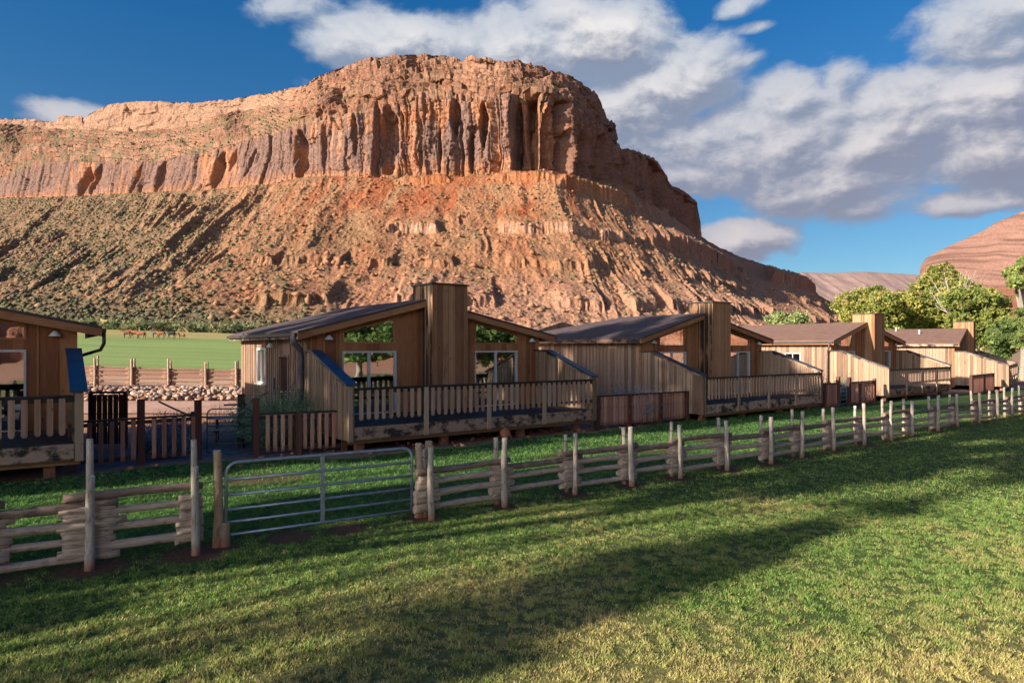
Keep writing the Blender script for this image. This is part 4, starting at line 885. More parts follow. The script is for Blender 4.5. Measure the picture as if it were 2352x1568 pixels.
# ------------------------------------------------------------------ stacked rail fence
def rail_fence(name, stations, label, levels, post_h, lm, pm, dm, post_r=0.053, rail_r=0.059, over=0.36, back=0.26, cat='fence', tall=0.0, ends=(True, True), topdark=True, extra=()):
    x0, y0 = stations[0]; g = empty(name, (x0, y0, gz1(x0, y0)), 0, label, cat)
    loc = lambda x, y, z: (x - x0, y - y0, z - gz1(x0, y0))
    n = len(stations)
    for i in range(n - 1):
        (ax, ay), (bx, by) = stations[i], stations[i + 1]; d = Vector((bx - ax, by - ay, 0)); Ln = d.length; d.normalize(); nrm_ = Vector((-d.y, d.x, 0))
        for k, lv in enumerate(levels[i % 2]):
            off = nrm_ * (back * 0.5 + random.uniform(-0.02, 0.02))
            oa = over * random.uniform(0.75, 1.15) if (i > 0 or ends[0]) else 0.1; ob = over * random.uniform(0.75, 1.15) if (i < n - 2 or ends[1]) else 0.1
            p0 = Vector((ax, ay, gz1(ax, ay) + lv + random.uniform(-.012, .012))) - d * oa + off; p1 = Vector((bx, by, gz1(bx, by) + lv + random.uniform(-.012, .012))) + d * ob + off
            r0 = rail_r * random.uniform(0.85, 1.15); r1 = rail_r * random.uniform(0.8, 1.1)
            top = topdark and k == len(levels[i % 2]) - 1
            MB().log(loc(*p0), loc(*p1), r0, r1, 9, 12, 0.032, 0.09).build('rail', dm if top else lm, g, True)
    for i, (x, y) in enumerate(stations):
        if i == 0: d = Vector((stations[1][0] - x, stations[1][1] - y, 0))
        else: d = Vector((x - stations[i - 1][0], y - stations[i - 1][1], 0))
        d.normalize(); nn = Vector((-d.y, d.x, 0)); z = gz1(x, y)
        r = post_r * random.uniform(0.88, 1.15); h = post_h * random.uniform(0.95, 1.05)
        MB().log(loc(x, y, z - 0.05), loc(x + random.uniform(-.03, .03), y, z + h), r * 1.1, r * 0.88, 10, 10, 0.02, 0.07).build('post', pm, g, True)
        q = Vector((x, y, 0)) + nn * back + d * 0.02; h2 = post_h * random.uniform(0.94, 1.06) + tall
        MB().log(loc(q.x, q.y, z - 0.05), loc(q.x - random.uniform(0, .05), q.y, z + h2), r * 0.95, r * 0.75, 9, 8, 0.02, 0.07).build('post', pm, g, True)
        # stub logs that fill the stack between the rails
        o = nn * (back * 0.5)
        for k, lv in enumerate(extra):
            a_ = over * 0.85 * random.uniform(0.75, 1.15); b_ = over * 0.85 * random.uniform(0.75, 1.15)
            if i == n - 1 and not ends[1]: a_ *= 0.7; b_ *= 0.3
            zz = z + lv
            pa = Vector((x, y, zz)) - d * a_ + o; pb = Vector((x, y, zz)) + d * b_ + o
            MB().log(loc(*pa), loc(*pb), rail_r * 1.05, rail_r, 8, 5, 0.02, 0.09).build('stub_log', lm, g, True)
        w_ = MB(); zt = z + post_h * 0.86
        ring = [loc(x + 0.09 * math.cos(t) * 0.9 + nn.x * back * (0.5 - 0.62 * math.sin(t)), y + nn.y * back * (0.5 - 0.62 * math.sin(t)), zt + 0.01 * math.sin(2 * t)) for t in [j * math.pi / 8 for j in range(17)]]
        w_.tube(ring, 0.006, 5).build('tie_wire', M['wire'], g)
    return g
LV = ([0.27, 0.50, 0.735, 0.95], [0.155, 0.385, 0.62, 0.845])
rail_fence('rail_fence', STL, 'rail fence left of the metal gate with bleached logs and one tall post', LV, 1.24, M['log'], M['post'], M['log_dark'], post_r=0.056, over=0.38, tall=0.40, extra=(0.21, 0.33, 0.445, 0.56, 0.68, 0.79), ends=(True, False))
rail_fence('rail_fence', [(-1.35, 11.53)] + ST, 'long stacked rail fence running from the gate to the far right edge', ([0.17, 0.40, 0.62, 0.83], [0.285, 0.51, 0.73]), 1.22, M['log'], M['post'], M['log_dark'], over=0.27, extra=(0.225, 0.34, 0.455, 0.565, 0.675), ends=(True, True))
BST = [(-34.8, 48.6), (-31.9, 48.5), (-29.4, 48.2), (-26.7, 48.0), (-24.1, 48.0), (-21.5, 48.0), (-19.35, 48.0), (-16.7, 48.0), (-14.0, 48.1)]
rail_fence('rail_fence', BST, 'dark brown stacked rail fence below the green pasture', ([0.2, 0.53, 0.86, 1.18, 1.40], [0.36, 0.70, 1.02, 1.32]), 2.05, M['back_log'], M['back_post'], M['back_log'], post_r=0.085, rail_r=0.062, over=0.5, back=0.3, topdark=False, extra=(0.28, 0.44, 0.78, 0.94, 1.10))

# gate posts
def gate_post(x, y, h, r, label, m_, lean=(0, 0), cat='post', r2=None):
    g = MB().log((0, 0, -0.06), (lean[0], lean[1], h), r * 1.12, (r2 or r * 0.9), 12, 14, 0.02, 0.08).build('gate_post', m_, None, True)
    g.location = (x, y, gz1(x, y)); g.visible_shadow = True; return tag(g, label, cat, 'wooden posts beside the metal gate')
gate_post(-4.30, 9.98, 1.42, 0.062, 'slender smooth pale post that carries the hinge end of the metal gate', M['post_warm'], (0.0, 0))
gate_post(-4.20, 10.02, 0.36, 0.075, 'short sawn stump at the foot of the gate hinge post', M['post_warm'])
gate_post(-1.60, 11.72, 1.28, 0.072, 'thick grey post at the latch end of the gate, red with soil at its foot', M['post_warm'])
gate_post(-1.46, 11.98, 1.28, 0.07, 'rear post in the cluster of three at the latch end of the gate', M['post_warm'])
# tube gate
def tube_gate(name, P0, P1, z0, z1, nb, r, m_, label, rr=0.16, brace=True, zs_=None):
    d = Vector((P1[0] - P0[0], P1[1] - P0[1], 0)); Ln = d.length
    g = empty(name, (P0[0], P0[1], gz1(*P0)), math.atan2(d.y, d.x), label, 'gate')
    arc_ = lambda cx, cz, a0, a1: [(cx + rr * math.cos(a), 0, cz + rr * math.sin(a)) for a in np.linspace(a0, a1, 6)]
    pts = [(0, 0, z0)] + arc_(rr, z1 - rr, math.pi, math.pi / 2) + arc_(Ln - rr, z1 - rr, math.pi / 2, 0) + [(Ln, 0, z0)]
    MB().tube(pts, r, 10).build('frame', m_, g, True)
    zs_ = zs_ or [z0 + (z1 - z0) * k / (nb + 1) for k in range(nb + 1)]
    for z in zs_: MB().tube([(0, 0, z), (Ln * .5, 0, z), (Ln, 0, z)], r * 0.82, 8).build('bar', m_, g, True)
    if brace: MB().box(Ln * 0.475, Ln * 0.475 + 0.05, -r - 0.008, r + 0.008, z0, z1 - r * .5).build('brace', m_, g)
    for z in (z0 + 0.12, z1 - 0.35): MB().log((-0.09, 0, z), (0.0, 0, z), 0.014, 0.014).build('hinge', M['wire'], g)
    MB().tube([(Ln, 0, z1 - 0.3), (Ln + 0.06, 0, z1 - 0.32), (Ln + 0.08, 0, z1 - 0.42), (Ln + 0.02, 0, z1 - 0.4)], 0.008, 6).build('latch_chain', M['wire'], g)
    return g
tube_gate('metal_gate', (-4.20, 10.05), (-1.70, 11.60), 0.16, 1.22, 5, 0.024, M['galv'], 'wide galvanised tube gate closed between the log posts', zs_=[0.16, 0.345, 0.53, 0.745, 0.97])

# ------------------------------------------------------------------ yard picket fences
def picket_fence(p, q, h, label, posts=(0, 0.5, 1), post_h=None, n=None, m_=None, pw=0.1, gap=0.2, zoff=0.0, mp=None):
    d = Vector((q[0] - p[0], q[1] - p[1], 0)); Ln = d.length
    g = empty('picket_fence', (p[0], p[1], gz1(*p) + zoff), math.atan2(d.y, d.x), label, 'picket fence', 'low picket fences between the cabins')
    mp = mp or M['yard_post']; post_h = post_h or [h] * len(posts)
    pk = MB(); n = n or int(Ln / gap)
    for j in range(n):
        x = Ln * (j + 0.5) / n
        if any(abs(x - t * Ln) < 0.1 for t in posts): continue
        zb = 0.11 + random.uniform(-0.02, 0.02); pk.box(x - pw / 2, x + pw / 2, -0.03, -0.006, zb, h - 0.05)
    pk.build('pickets', m_ or M['yard'], g)
    MB().box(0, Ln, -0.06, 0.08, h - 0.045, h).build('top_rail', M['dark_rail'], g)
    MB().box(0, Ln, -0.004, 0.035, 0.12, 0.22).box(0, Ln, -0.004, 0.035, h - 0.17, h - 0.08).build('cross_rail', M['dark_rail'], g)
    for t, ph in zip(posts, post_h): MB().box(t * Ln - 0.075, t * Ln + 0.075, -0.075, 0.075, -0.1, ph + 0.002).build('post', mp, g)
    return g
picket_fence((-10.45, 16.25), (-8.31, 18.1), 1.17, 'picket fence panel from the nearest cabin to the green yard gate', (0.0, 0.52, 1.0), (1.1, 1.62, 1.53), n=12)
picket_fence((-6.87, 18.37), (-4.75, 19.35), 1.16, 'picket fence panel between the green yard gate and the big cabin, below a bush', (0.0, 0.47, 1.0), (1.56, 1.16, 1.12), n=12)
picket_fence((3.05, 24.55), (7.0, 27.35), 1.2, 'long reddish picket fence between the big cabin and the middle cabin', (0.0, 0.33, 0.68, 1.0), n=32, pw=0.11)
picket_fence((15.2, 33.3), (16.35, 34.3), 1.25, 'short picket panel left of the far yard gate by the middle cabin', (0.0, 1.0), (1.25, 1.55), n=9, pw=0.1, zoff=-0.05)
picket_fence((17.25, 35.0), (19.55, 36.9), 1.25, 'picket panel right of the far yard gate under the sunlit chimney', (0.0, 0.4, 1.0), (1.5, 1.25, 1.35), n=16, pw=0.115, zoff=-0.05)
picket_fence((29.0, 43.2), (33.2, 47.2), 1.35, 'farthest picket fence between the last two cabins', (0.0, 0.55, 1.0), n=30, pw=0.12, zoff=-0.1)
tube_gate('yard_gate', (-8.15, 18.28), (-7.03, 18.5), 0.12, 1.28, 4, 0.018, M['green_metal'], 'green tube gate standing between two dark red posts beside the big cabin', brace=False)
tube_gate('yard_gate', (16.5, 34.4), (17.1, 34.95), 0.12, 0.95, 3, 0.022, M['galv'], 'small grey gate between the two far picket panels', brace=False)

# ------------------------------------------------------------------ yard things
def at(u, v, z=0.0): y = F * (H - z) / (v - 800); return ((u - 1176) / F * y, y)
# red board screen and leaning poles behind the near cabin
g = empty('board_screen', (-12.35, 20.0, 0), R(8), 'dark red board screen standing behind the left picket fence', 'screen')
pb = MB()
for k in range(6): pb.box(0.05 + k * 0.15, 0.05 + k * 0.15 + 0.13, -0.02, 0.01, 0.1, 1.55)
pb.build('boards', M['red_boards'], g); MB().box(0, 1.0, -0.05, 0.06, 1.58, 1.64).build('top_rail', M['dark_rail'], g)
for x in (0.0, 0.96): MB().box(x - 0.05, x + 0.05, 0.012, 0.1, -0.1, 1.575).build('post', M['red_boards'], g)
g = empty('hitching_rail', (-11.2, 21.3, 0), 0, 'thin sloping pole rail on a post above the left picket fence', 'rail')
MB().log((0.2, 0, 1.25), (1.35, -0.1, 0.75), 0.03, 0.028, 8, 5, 0.01, 0.05).build('pole', M['back_log'], g, True)
MB().log((1.25, -0.1, 0.78), (1.9, -0.1, 0.76), 0.03, 0.028, 8, 5, 0.01, 0.05).build('pole', M['back_log'], g, True)
MB().box(1.28, 1.44, -0.2, -0.06, -0.1, 0.95).build('post', M['yard_post'], g)
# picnic table behind the yard gate
g = empty('picnic_table', (-8.6, 21.6, 0), R(20), 'weathered grey picnic table standing on gravel behind the green yard gate', 'picnic table')
tp = MB(); 
for k in range(5): tp.box(-0.9, 0.9, -0.38 + k * 0.155, -0.38 + k * 0.155 + 0.145, 0.72, 0.76)
tp.build('table_top', M['table'], g)
for s_y in (-0.82, 0.58): MB().box(-0.9, 0.9, s_y, s_y + 0.24, 0.42, 0.455).build('bench', M['table'], g)
for sx in (-0.65, 0.65):
    for a, b in (((sx, -0.25, 0.72), (sx, -0.62, 0)), ((sx, 0.25, 0.72), (sx, 0.62, 0))): MB().bar(a, b, 0.09, 0.04, (1, 0, 0)).build('leg', M['yard_post'], g)
    MB().box(sx - 0.045, sx - 0.006 + 0.05, -0.82, 0.82, 0.36, 0.418).build('brace', M['yard_post'], g)
g = empty('hitching_post', (-8.0, 20.2, 0), 0, 'dark post with crossed poles just behind the green yard gate', 'post')
MB().box(-0.08, 0.08, -0.08, 0.08, -0.1, 1.55).build('post', M['dark_rail'], g)
MB().log((-0.55, 0.1, 1.22), (0.1, 0.1, 1.25), 0.025, 0.025).build('pole', M['dark_rail'], g, True)
MB().log((0.1, 0.1, 1.25), (0.75, 0.15, 1.6), 0.025, 0.02).build('pole', M['dark_rail'], g, True)
# chair on the near deck
th1 = .609; c1, s1 = math.cos(th1), math.sin(th1)
def cab1(x, y): return (-17.319 + x * c1 - y * s1, 9.903 + x * s1 + y * c1)
cxy = cab1(7.9, 1.7); g = empty('deck_chair', (cxy[0], cxy[1], 0.79), th1 + R(-70), 'grey metal patio chair on the deck of the nearest cabin', 'chair')
MB().box(-0.25, 0.25, -0.25, 0.25, 0.42, 0.45).build('seat', M['cap_dark'], g)
MB().prism([(-0.25, 0.26, 0.46), (0.25, 0.26, 0.46), (0.22, 0.36, 0.98), (-0.22, 0.36, 0.98)], (0, 0.02, 0)).build('backrest', M['cap_dark'], g)
for sx in (-0.24, 0.24):
    for sy in (-0.22, 0.24): MB().log((sx, sy, 0), (sx, sy * 0.95, 0.43), 0.013, 0.013).build('leg', M['gutter'], g)
    MB().tube([(sx * 1.1, -0.22, 0.43), (sx * 1.15, -0.24, 0.64), (sx * 1.15, 0, 0.68), (sx * 1.1, 0.3, 0.66)], 0.014, 6).build('armrest', M['gutter'], g)

# stones
def rock_mesh(name, n, spots, col, label, seed, kind='stuff', cat='stones', squash=0.7):
    rg = np.random.default_rng(seed); V = []; Fc = []; C_ = []; b = 0
    import bmesh
    bm = bmesh.new(); bmesh.ops.create_icosphere(bm, subdivisions=2, radius=1); ico = np.array([v.co[:] for v in bm.verts]); fi = np.array([[v.index for v in f.verts] for f in bm.faces]); bm.free()
    for (x, y, z, s) in spots:
        sc3 = s * np.array([1, rg.uniform(0.6, 0.95), rg.uniform(0.5, 0.8) * squash / 0.7]); a = rg.uniform(0, 6.28); o = rg.uniform(0, 99, 3)
        # facet the blob with a few random planes so it reads as broken rock
        q = ico.copy()
        for _ in range(7):
            nv = rg.normal(size=3); nv /= np.linalg.norm(nv); h = rg.uniform(0.45, 0.8); dd = q @ nv; q = q - np.outer(np.maximum(dd - h, 0), nv)
        q = q * sc3; q = np.stack([q[:, 0] * math.cos(a) - q[:, 1] * math.sin(a), q[:, 0] * math.sin(a) + q[:, 1] * math.cos(a), q[:, 2]], -1)
        V.append(q + (x, y, z)); Fc.append(fi + b); b += len(q); C_.append(np.repeat(col(rg)[None], len(q), 0))
    o = np_mesh(name, np.concatenate(V), np.concatenate(Fc).reshape(-1), 3, M['stone'], np.concatenate(C_)); return tag(o, label, cat, kind=kind)
rg = np.random.default_rng(3); sp = []
for i in range(2600):
    y = rg.uniform(38.2, 46.2); x = rg.uniform(-36, -9); s = rg.uniform(0.10, 0.28) * (1.15 if rg.random() < .2 else 1); sp.append((x, y, gz1(x, y) + s * 0.25 + 0.35 * math.sin((y - 38.2) / 7.6 * math.pi), s))
pal = [c3(0.46, 0.33, 0.25), c3(0.40, 0.25, 0.17), c3(0.52, 0.42, 0.33), c3(0.3, 0.14, 0.09), c3(0.36, 0.27, 0.22)]
rock_mesh('riprap', 0, sp, lambda r: pal[r.integers(0, 5)] * r.uniform(0.5, 0.9), 'bank of pale broken rocks heaped below the dark rail fence', 4)
sp = []
for i in range(420):
    s, w = rg.uniform(-5, 46), 17.6 + rg.uniform(-0.7, 1.2); x, y = s * AX[0] + w * BX[0], s * AX[1] + w * BX[1]; r_ = rg.uniform(0.02, 0.07) * (1.5 if rg.random() < .12 else 1); sp.append((x, y, r_ * 0.2, r_))
rock_mesh('rubble', 0, sp, lambda r: c3(0.33, 0.15, 0.09) * r.uniform(0.7, 1.5), 'small red stones in the soil under the decks', 5)
def single(name, x, y, s, label, colr, z=None, sq=0.7, grp=None):
    o = rock_mesh(name, 1, [(0, 0, 0, s)], lambda r: colr, label, int(s * 1000), kind=None, cat='rock', squash=sq); o.location = (x, y, (gz1(x, y) + s * 0.3) if z is None else z)
    if grp: o['group'] = grp
    return o
x, y = at(1160, 1008); single('boulder', x, y, 0.24, 'upright orange rock wedged under the big cabin deck', c3(0.42, 0.16, 0.08), 0.16, sq=1.3)
x, y = at(1103, 1025); single('boulder', x - .5, y, 0.13, 'small tan rock under the left half of the big deck', c3(0.42, 0.24, 0.17))
x, y = at(851, 1042); single('boulder', x, y, 0.08, 'fist sized pale rock beside the first deck footing', c3(0.55, 0.36, 0.27))

# ------------------------------------------------------------------ plants
def tuft(name, x, y, h, r, n, cols, label, cat, seed, up=0.75, lw_=0.01, z=None, leaf=0.0):
    rg = np.random.default_rng(seed); z0 = gz1(x, y) if z is None else z
    a = rg.random(n) * 6.283; rr = r * 0.45 * np.sqrt(rg.random(n)); tilt = rg.random(n) ** 0.8 * up; b = a + rg.normal(0, 0.5, n)
    hh = h * (0.55 + 0.5 * rg.random(n)) * (1 - 0.25 * tilt)
    root = np.stack([rr * np.cos(a), rr * np.sin(a), 0 * a], -1); dirv = np.stack([np.cos(b) * np.sin(tilt), np.sin(b) * np.sin(tilt), np.cos(tilt)], -1)
    V = []; C_ = []; m_ = 3
    px = np.stack([-np.sin(b), np.cos(b), 0 * b], -1)
    prev = root
    col = np.array(cols)[rg.integers(0, len(cols), n)] * (0.7 + 0.6 * rg.random((n, 1)))
    for k in range(m_):
        t = (k + 1) / m_; nxt = root + dirv * (hh * t)[:, None] + np.array((0, 0, -0.12)) * (hh * t * t * tilt)[:, None] + rg.normal(0, 0.012, (n, 3))
        w0 = lw_ * (1 - k / m_) + 0.002; V.append(np.stack([prev - px * w0, prev + px * w0, nxt], 1)); C_.append(col)
        if leaf:
            for _ in range(3):
                o = prev + (nxt - prev) * rg.random((n, 1)); d1 = rg.normal(0, 1, (n, 3)); d1 /= np.linalg.norm(d1, axis=1)[:, None]; d2 = np.cross(d1, rg.normal(0, 1, (n, 3))); d2 /= np.linalg.norm(d2, axis=1)[:, None]
                V.append(np.stack([o - d2 * leaf * 0.3, o + d2 * leaf * 0.3, o + d1 * leaf], 1)); C_.append(col * (0.8 + 0.5 * rg.random((n, 1))))
        prev = nxt
    V = np.concatenate(V).reshape(-1, 3); C_ = np.repeat(np.concatenate(C_), 3, 0)
    o = np_mesh(name, V, np.arange(len(V)), 3, M['grass'], C_); o.location = (x, y, z0); return tag(o, label, cat)
SAGE = [(0.16, 0.24, 0.27), (0.22, 0.29, 0.30), (0.30, 0.30, 0.36)]; GRN = [(0.05, 0.13, 0.05), (0.09, 0.17, 0.07), (0.14, 0.2, 0.10)]
tuft('russian_sage', 4.6, 26.6, 1.75, 1.3, 900, SAGE + [(0.38, 0.30, 0.36)], 'wide blue grey sage clump above the long reddish picket fence', 'shrub', 31, 0.9, 0.006, leaf=0.05)
tuft('russian_sage', 6.2, 27.9, 1.5, 0.9, 500, SAGE + [(0.38, 0.30, 0.33)], 'smaller wispy sage at the right end of the long picket fence', 'shrub', 32, 0.8, 0.006, leaf=0.045)
tuft('shrub', -6.9, 20.4, 1.85, 1.5, 2600, [(0.14, 0.25, 0.11), (0.22, 0.32, 0.18), (0.33, 0.38, 0.26)], 'bushy green shrub behind the picket panel by the big cabin', 'shrub', 33, 1.0, 0.008, leaf=0.06)
tuft('shrub', -5.95, 19.9, 1.5, 0.7, 260, [(0.42, 0.38, 0.22), (0.30, 0.32, 0.18)], 'dry yellowish stems sticking up over the picket panel by the big cabin', 'shrub', 34, 0.8, 0.008, leaf=0.05)
tuft('russian_sage', -8.9, 24.2, 1.3, 1.4, 900, SAGE, 'blue grey sage mound beside the rear corner of the big cabin', 'shrub', 35, 1.1, 0.008, leaf=0.06)
tuft('russian_sage', -10.7, 21.6, 1.1, 0.8, 600, SAGE, 'blue grey sage right of the dark red board screen', 'shrub', 36, 1.0, 0.008, leaf=0.05)
tuft('russian_sage', -9.5, 18.6, 1.0, 0.8, 600, SAGE, 'blue grey sage seen through the pickets left of the green yard gate', 'shrub', 37, 1.0, 0.008, leaf=0.05)
tuft('shrub', -10.3, 23.9, 1.3, 0.6, 160, [(0.40, 0.30, 0.22)], 'bare brown twiggy shrub beside the sloping pole rail', 'shrub', 38, 0.9, 0.006)
tuft('shrub', 17.6, 36.3, 1.75, 0.7, 500, SAGE + GRN, 'pale round shrub behind the far picket panel', 'shrub', 39, 1.1, 0.01, leaf=0.07)
tuft('shrub', 16.2, 36.0, 1.6, 0.5, 260, GRN, 'thin green shrub behind the small grey yard gate', 'shrub', 40, 0.9, 0.01, leaf=0.07)

# trees
def tree(name, X, Y, blobs, trunk_r, nleaf, leaf, cols, label, cat, seed, group=None, trunk_h=None, z=None, bare_top=False):
    """blobs: (dx, dy, z, r, rz) relative to the trunk foot; leaves fill the outer part of each blob"""
    rg = np.random.default_rng(seed); st_ = random.getstate(); random.seed(seed)
    z0 = gz1(X, Y) if z is None else z
    g = empty(name, (X, Y, z0), 0, label, cat, group)
    tk = MB(); zmin = min(b[2] - b[4] for b in blobs); zmax = max(b[2] for b in blobs); fk = trunk_h or max(1.0, zmin + 0.5)
    tk.log((0, 0, -0.3), (0.1, 0, fk), trunk_r * 1.25, trunk_r * 0.9, 10, 8, 0.12, 0.08)
    for (dx, dy, bz, r, rz) in blobs:
        a = Vector((0.1, 0, fk * random.uniform(0.75, 1.0))); e = Vector((dx, dy, bz)); mid = a.lerp(e, 0.5) + Vector((random.uniform(-.4, .4), random.uniform(-.4, .4), 0.4)); rr = trunk_r * random.uniform(0.28, 0.5)
        tk.tube([a, a.lerp(mid, 0.5), mid, mid.lerp(e, 0.6), e], [rr, rr * .85, rr * .7, rr * .5, rr * .25], 6)
        for _ in range(3):
            f_ = e + Vector((random.uniform(-1, 1) * r, random.uniform(-1, 1) * r, random.uniform(-.3, .8) * rz)); tk.tube([mid.lerp(e, 0.5), (mid.lerp(e, .5) + f_) / 2 + Vector((0, 0, .2)), f_], [rr * .35, rr * .25, rr * .1], 5)
    tk.build('trunk', M['bark'], g, True)
    vol = np.array([b[3] ** 2 * b[4] for b in blobs]); pr = vol ** 0.8 / (vol ** 0.8).sum()
    # sprays: small clumps of leaves sitting near each blob's surface
    nsp = max(30, nleaf // 28); bi = rg.choice(len(blobs), nsp, p=pr); B = np.array(blobs)[bi]
    d = rg.normal(size=(nsp, 3)); d /= np.linalg.norm(d, axis=1)[:, None]; rad = 0.35 + 0.68 * rg.random((nsp, 1)) ** 0.5
    C0 = B[:, :3] + d * rad * B[:, [3, 3, 4]]; sr = (0.16 + 0.2 * rg.random(nsp)) * B[:, 3]
    si = rg.integers(0, nsp, nleaf); o = rg.normal(size=(nleaf, 3)) * 0.55 * sr[si][:, None] * (1, 1, 0.7); P_ = C0[si] + o
    s_l = leaf * (0.6 + 0.8 * rg.random(nleaf)); n1 = rg.normal(size=(nleaf, 3)); n1 /= np.linalg.norm(n1, axis=1)[:, None]; n2 = np.cross(n1, rg.normal(size=(nleaf, 3))); n2 /= np.linalg.norm(n2, axis=1)[:, None]
    V = np.stack([P_ - n1 * s_l[:, None], P_ + n2 * s_l[:, None] * .7, P_ + n1 * s_l[:, None], P_ - n2 * s_l[:, None] * .7], 1).reshape(-1, 3)
    cl_ = np.array(cols); sc_ = cl_[rg.integers(0, len(cl_), nsp)] * (0.75 + 0.5 * rg.random((nsp, 1))); col = sc_[si] * (0.8 + 0.4 * rg.random((nleaf, 1)))
    np_mesh('crown', V, np.arange(len(V)), 4, M['leaf'], np.repeat(col, 4, 0), parent=g); random.setstate(st_); return g
def round_blobs(r, h, zc, n, seed, squash=0.75):
    rg = np.random.default_rng(seed); out = []
    for i in range(n):
        d = rg.normal(size=3); d /= np.linalg.norm(d); k = rg.uniform(0.3, 0.85); q = rg.uniform(0.28, 0.45)
        out.append((d[0] * r * k, d[1] * r * k, zc + d[2] * h * k, r * q, r * q * squash))
    return out
def uvY(u, v, Y): return ((u - 1176) / F * Y, H + (800 - v) / F * Y)
COT = [(0.22, 0.25, 0.06), (0.30, 0.30, 0.075), (0.16, 0.20, 0.055), (0.36, 0.33, 0.10)]
def cot(u, vtop, vbot, Y, wpx, n, seed, label, cols=COT, nleaf=34000, leaf=0.15, **kw):
    X, zt = uvY(u, vtop, Y); _, zb = uvY(u, vbot, Y); g0 = gz1(X, Y); r = wpx / F * Y / 2; hh = (zt - zb) / 2
    bl = round_blobs(r, hh, (zt + zb) / 2 - g0, n, seed); bl = [(a, b, c, d * 1.0, min(e, hh * 0.5)) for a, b, c, d, e in bl]
    return tree('cottonwood', X, Y, bl, 0.35, nleaf, leaf, cols, label, 'tree', seed, 'cottonwoods behind the farthest cabins', **kw)
cot(2005, 650, 800, 84, 150, 26, 301, 'yellow green cottonwood at the left end of the grove, behind the sunlit chimney', trunk_h=3)
cot(2100, 645, 795, 88, 150, 26, 302, 'second cottonwood of the grove, lower, right behind the farthest roof', trunk_h=3)
cot(2180, 600, 790, 86, 150, 28, 303, 'tallest cottonwood with bare white twigs above its crown', trunk_h=6)
cot(2240, 655, 805, 78, 150, 28, 304, 'broad cottonwood leaning over the farthest cabin chimney', [(0.16, 0.21, 0.055), (0.2, 0.24, 0.06), (0.27, 0.28, 0.08)], trunk_h=3)
cot(2300, 740, 830, 70, 90, 16, 305, 'low dark green cottonwood beyond the end of the last wing wall', [(0.09, 0.14, 0.045), (0.14, 0.19, 0.06)], nleaf=20000, trunk_h=2)
cot(2352, 575, 700, 64, 80, 16, 306, 'cottonwood whose leafy boughs hang in from the upper right edge', [(0.18, 0.24, 0.07), (0.26, 0.29, 0.09)], nleaf=20000, trunk_h=4)
cot(2368, 690, 830, 60, 80, 16, 307, 'dark leafy cottonwood cut off by the right edge of the picture', [(0.14, 0.2, 0.06), (0.2, 0.24, 0.08)], nleaf=20000, trunk_h=2)
cot(1812, 712, 775, 100, 95, 14, 308, 'pale green round tree top showing over the brown cabin roof', [(0.27, 0.33, 0.13), (0.32, 0.36, 0.16)], nleaf=7000, trunk_h=2)
cot(1925, 735, 790, 96, 50, 10, 309, 'small pale green tree beside the grove, left of the sunlit chimney', [(0.26, 0.31, 0.13), (0.3, 0.32, 0.15)], nleaf=5000, trunk_h=2)
# bare twigs of the tallest tree
X, zt = uvY(2190, 650, 80); g = empty('dead_snag', (X, 80, gz1(X, 80)), 0, 'bare white dead tree standing up out of the green crowns', 'dead tree')
mb = MB(); rr_ = random.Random(5); base = Vector((0, 0, 0)); topz = uvY(0, 662, 80)[1]; mb.log((0, 0, 0), (0.3, 0, topz - 3.0), 0.28, 0.13, 8, 8, 0.15, 0.05); mb.build('trunk', M['post'], g, True)
mb = MB()
for k in range(26):
    a = rr_.uniform(0, 6.28); h0 = topz - rr_.uniform(2.8, 4.0); e = Vector((0.3 + math.cos(a) * rr_.uniform(1, 3.4), math.sin(a) * 1.5, topz + rr_.uniform(-2.4, 2.2))); s0 = Vector((0.27, 0, h0)); m_ = s0.lerp(e, .5) + Vector((0, 0, -0.3))
    mb.tube([s0, m_, e], [0.06, 0.04, 0.012], 5)
    for _ in range(3): f_ = m_.lerp(e, rr_.uniform(.2, .9)); mb.tube([f_, f_ + Vector((rr_.uniform(-1, 1), rr_.uniform(-.5, .5), rr_.uniform(0, 1)))], [0.022, 0.008], 4)
mb.build('branches', M['post'], g, True)

# trees left of and behind the camera: they throw the long shadows over the lawn and cabins
SP = Vector((0.853, 0.522)); SQ = Vector((-0.522, 0.853)); TE = math.tan(SUN_EL)
def shade_tree(p0, blobs_qh, label, seed, nleaf=9000, leaf=0.22, tr_=0.3):
    """blobs (q, ground p of the shadow, rq, rh): the crown piece that shades that ground point"""
    qs = [b[0] for b in blobs_qh]; qc = sum(qs) / len(qs); X, Y = p0 * SP.x + qc * SQ.x, p0 * SP.y + qc * SQ.y
    rg_l = random.Random(seed); bl = []
    for (q, p, rq, rh) in blobs_qh:
        dp = rg_l.uniform(-1.5, 1.5); h = (p - p0 - dp) * TE
        bl.append((dp * SP.x + (q - qc) * SQ.x, dp * SP.y + (q - qc) * SQ.y, h, rq, rh))
    return tree('cottonwood', X, Y, bl, tr_, nleaf, leaf, COT, label, 'tree', seed, 'tall cottonwoods out of sight on the left', trunk_h=2.5, z=0)
shade_tree(-17, [(6.5, 3.6, .45, .5), (5.8, 2.8, .5, .45), (6.2, 4.2, .55, .6), (6.5, 6.5, .6, .7),  (7.2, 6.5, .35, .35), (6.9, 29, .6, .7), (6.9, 9, .5, .6), (6.9, 13, .45, .5), (7.3, 18, .55, .6), (7.0, 21, .6, .7), (8.7, 12, .4, .4), (8.9, 16, .6, .6), (8.4, 20, .6, .5), (9.2, 23, .6, .6), (8.0, 25, .7, .7), (9.4, 9, .3, .3), (6.5, 26, .7, .8)], 'slim cottonwood whose crown shades the near lawn', 401, 13000, 0.16, 0.16)
